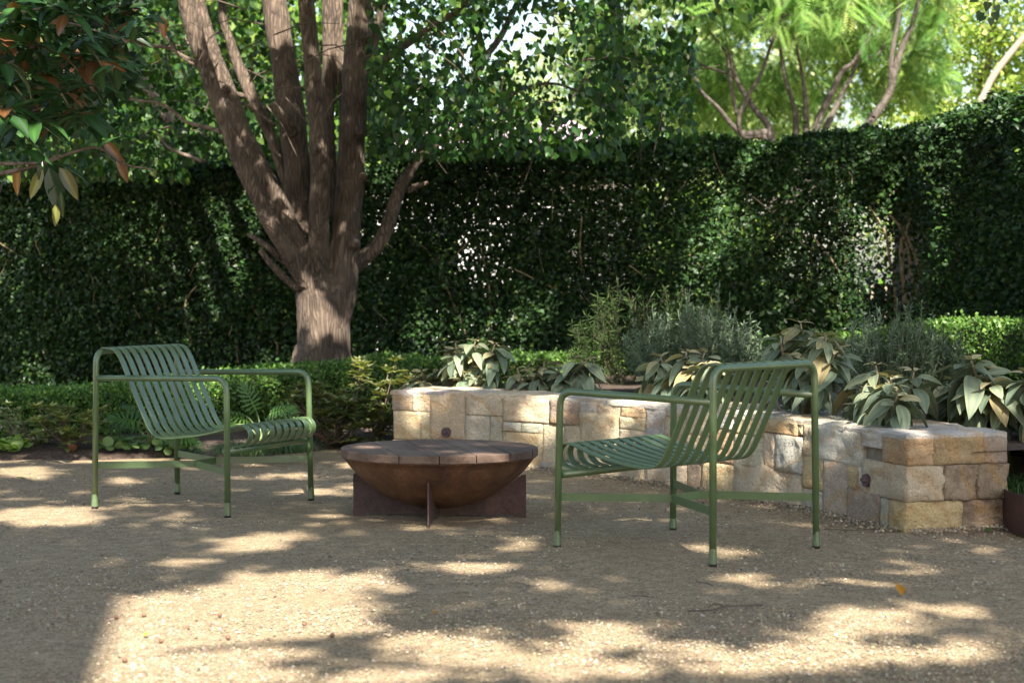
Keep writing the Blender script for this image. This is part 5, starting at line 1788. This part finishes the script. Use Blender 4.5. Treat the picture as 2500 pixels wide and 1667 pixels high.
# steel edging and the grass it holds, right of the wall
ed = [gp(2437, 1279), gp(2462, 1296), gp(2500, 1309), gp(2560, 1322), gp(2700, 1332)]
eP = smooth_path([(p.x, p.y) for p in ed], 6)
V, F = [], []
for i, (x, y) in enumerate(eP):
    t = eP[min(i + 1, len(eP) - 1)] - eP[max(i - 1, 0)]
    t /= np.linalg.norm(t)
    nn = np.array([-t[1], t[0]]) * .006
    for (dx, z) in ((0, -.03), (0, .158), (1, .158), (1, -.03)): V.append((x + nn[0] * dx, y + nn[1] * dx, z))
for i in range(len(eP) - 1):
    for j in range(4):
        a, b_ = i * 4 + j, i * 4 + (j + 1) % 4
        F.append((a, b_, b_ + 4, a + 4))
F += [(3, 2, 1, 0), tuple((len(eP) - 1) * 4 + k for k in range(4))]
o = obj('steel_edging', V, F, M['corten'])
tag(o, 'curved rusty steel edging strip butting the near end of the wall', 'edging')
V = [(x + .004, y + .004, .125) for x, y in eP] + [(x + .5, y + 1.0, .14) for x, y in eP]
n = len(eP)
F = [(i, i + 1, n + i + 1, n + i) for i in range(n - 1)]
o = obj('edged_bed_soil', V, F, M['mulch'])
tag(o, 'dark soil held behind the rusty steel edging', 'soil', kind='structure')
for (px_, py_, lab) in ((2480, 1195, 'strappy green grass tuft spilling over the rusty steel edging'), (2540, 1190, 'strappy green grass tuft behind the rusty steel edging, beyond the first tuft')):
    b = gp(px_, py_, .13); grass_tuft(lab, b, 300, .20, .35, [(.05, .11, .04), (.08, .16, .055), (.12, .2, .08)], .12)

# ================================================================== SMALL THINGS ON THE GRAVEL
def fallen(px, py, ln, col, label, mesh, tilt=.15, wid=1.0, z=.004):
    p = gp(px, py)
    o_ = bpy.data.objects.new('fallen_leaf', mesh)
    COL.objects.link(o_)
    a = random.random() * 6.28
    o_.location = (p.x, p.y, z)
    o_.rotation_euler = (random.uniform(-tilt, tilt), random.uniform(-tilt, tilt), a)
    o_.scale = (ln * wid, ln, ln)
    o_.color = (*col, 1)
    tag(o_, label, 'leaf', 'fallen leaves on the gravel')
def ground_leaf_mesh(name, base):
    me = base.copy()
    me.name = name
    me.materials.clear()
    me.materials.append(M['litter'])
    return me
flm = ground_leaf_mesh('flat_leaf', big_leaf_mesh('tmp_leaf', 5, .26, -.10, .12, (1.2, 1.2, 1.1)))
curl = ground_leaf_mesh('curled_leaf', big_leaf_mesh('tmp_leaf2', 5, .3, -.5, .5, (1.2, 1.2, 1.1)))
fallen(2203, 1456, .05, (.42, .20, .02), 'curled orange leaf lying on the gravel', curl)
fallen(2370, 1285, .055, (.07, .15, .03), 'flat green leaf lying against the near end of the wall', flm)
fallen(2412, 1299, .05, (.09, .16, .05), 'pale green leaf on the gravel in front of the wall\'s end face', flm)
fallen(2475, 1312, .045, (.06, .14, .03), 'green leaf lying below the rusty steel edging', flm)
fallen(64, 1171, .055, (.05, .12, .03), 'single green leaf on the gravel left of the chair beside the hedge', flm)
fallen(1066, 1501, .02, (.40, .22, .03), 'tiny yellow leaf on the open gravel before the fire pit', curl)
fallen(352, 1556, .022, (.45, .28, .04), 'tiny orange leaf in the large sun patch', curl)
fallen(178, 1117, .10, (.22, .10, .06), 'long dry brown leaf lying on the mulch edge', curl, .1, .8, .03)
fallen(290, 1080, .13, (.17, .11, .09), 'dry grey brown leaf propped in the ground cover', curl, .6, .8, .09)
fallen(800, 1098, .10, (.16, .09, .06), 'dry brown leaf on the mulch below the olive shrub', curl, .2, .8, .05)
def twig(name, label, pts, r, forks=()):
    m = MB()
    P_ = [gp(x, y, .008 + z) for x, y, z in pts]
    pp = smooth_path(P_, 5)
    m.tube(pp, np.linspace(r * .6, r, len(pp)), 6)
    for f in forks:
        q = [gp(x, y, .010 + z) for x, y, z in f]
        m.tube(smooth_path(q, 4), np.linspace(r * .7, r * .4, 4 * (len(q) - 1) + 1), 5)
    o_ = m.build(name, M['twig'], None, True)
    tag(o_, label, 'twig', 'twigs on the gravel')
z9 = lambda x, y: (1400 + x / 2.138, 1250 + y / 2.138)
twig('twig', 'long dark forked twig lying on the gravel before the turned chair', [(*z9(595, 514), 0), (*z9(730, 508), .006), (*z9(800, 490), .01), (*z9(985, 482), 0)], .0038, [[(*z9(790, 490), .004), (*z9(745, 478), .014), (*z9(705, 492), .006)]])
twig('twig', 'thin dark twig lying left of the long forked twig', [(*z9(290, 436), 0), (*z9(350, 435), .004), (*z9(420, 442), 0)], .002)
twig('twig', 'small dark twig below the rear leg of the turned chair', [(*z9(640, 360), 0), (*z9(690, 370), .006), (*z9(728, 381), 0)], .002)
twig('twig', 'pale straw stalk lying on the gravel behind the orange leaf', [(*z9(1272, 376), 0), (*z9(1350, 382), 0)], .0018)
twig('twig', 'slim twig lying along the foot of the wall with an upturned end', [(*z9(1310, 86), 0), (*z9(1450, 92), 0), (*z9(1600, 86), 0)], .0025, [[(*z9(1600, 84), 0), (*z9(1570, 56), .03), (*z9(1535, 30), .05)]])
# brown seed cases in the sun patch
for k, (x, y, lab) in enumerate(((668, 610, 'at the left edge of the sun patch'), (826, 598, 'beside the flat bark scrap'), (1262, 597, 'alone toward the back of the sun patch'), (1080, 670, 'in the middle of the sun patch'), (923, 747, 'below the tiny orange leaf'), (1310, 727, 'nearest the centre of the sun patch'), (1748, 650, 'near the dark shadow blot'), (1908, 716, 'touching the dark shadow blot'), (716, 858, 'lowest at the left of the sun patch'))):
    p = gp(x / 2.352, 1250 + y / 2.352)
    m = MB()
    s_ = .0065
    V, F = [], []
    for i in range(5):
        t = i / 4
        for j in range(7):
            a = 2 * PI * j / 7
            r = s_ * math.sin(PI * (.15 + .7 * t)) * (1 + .15 * math.sin(j * 2.1 + k))
            V.append((r * math.cos(a), r * math.sin(a) * 1.2, t * s_ * 1.8 - .001))
    for i in range(4):
        for j in range(7): F.append((i * 7 + j, i * 7 + (j + 1) % 7, i * 7 + 7 + (j + 1) % 7, i * 7 + 7 + j))
    F += [tuple(range(6, -1, -1)), tuple(range(28, 35))]
    o_ = obj('seed_case', V, F, M['seed'] if 'seed' in M else M.setdefault('seed', plain('seed_brown', (.16, .085, .05), .8, .2, 60)), None, True)
    o_.location = (p.x, p.y, 0)
    o_.rotation_euler = (0, 0, k)
    tag(o_, 'small brown seed case on the gravel ' + lab, 'seed case', 'brown seed cases on the gravel')
print('tris', sum(sum(max(0, len(p.vertices) - 2) for p in me.polygons) if len(me.polygons) < 3000 else len(me.polygons) for me in bpy.data.meshes))
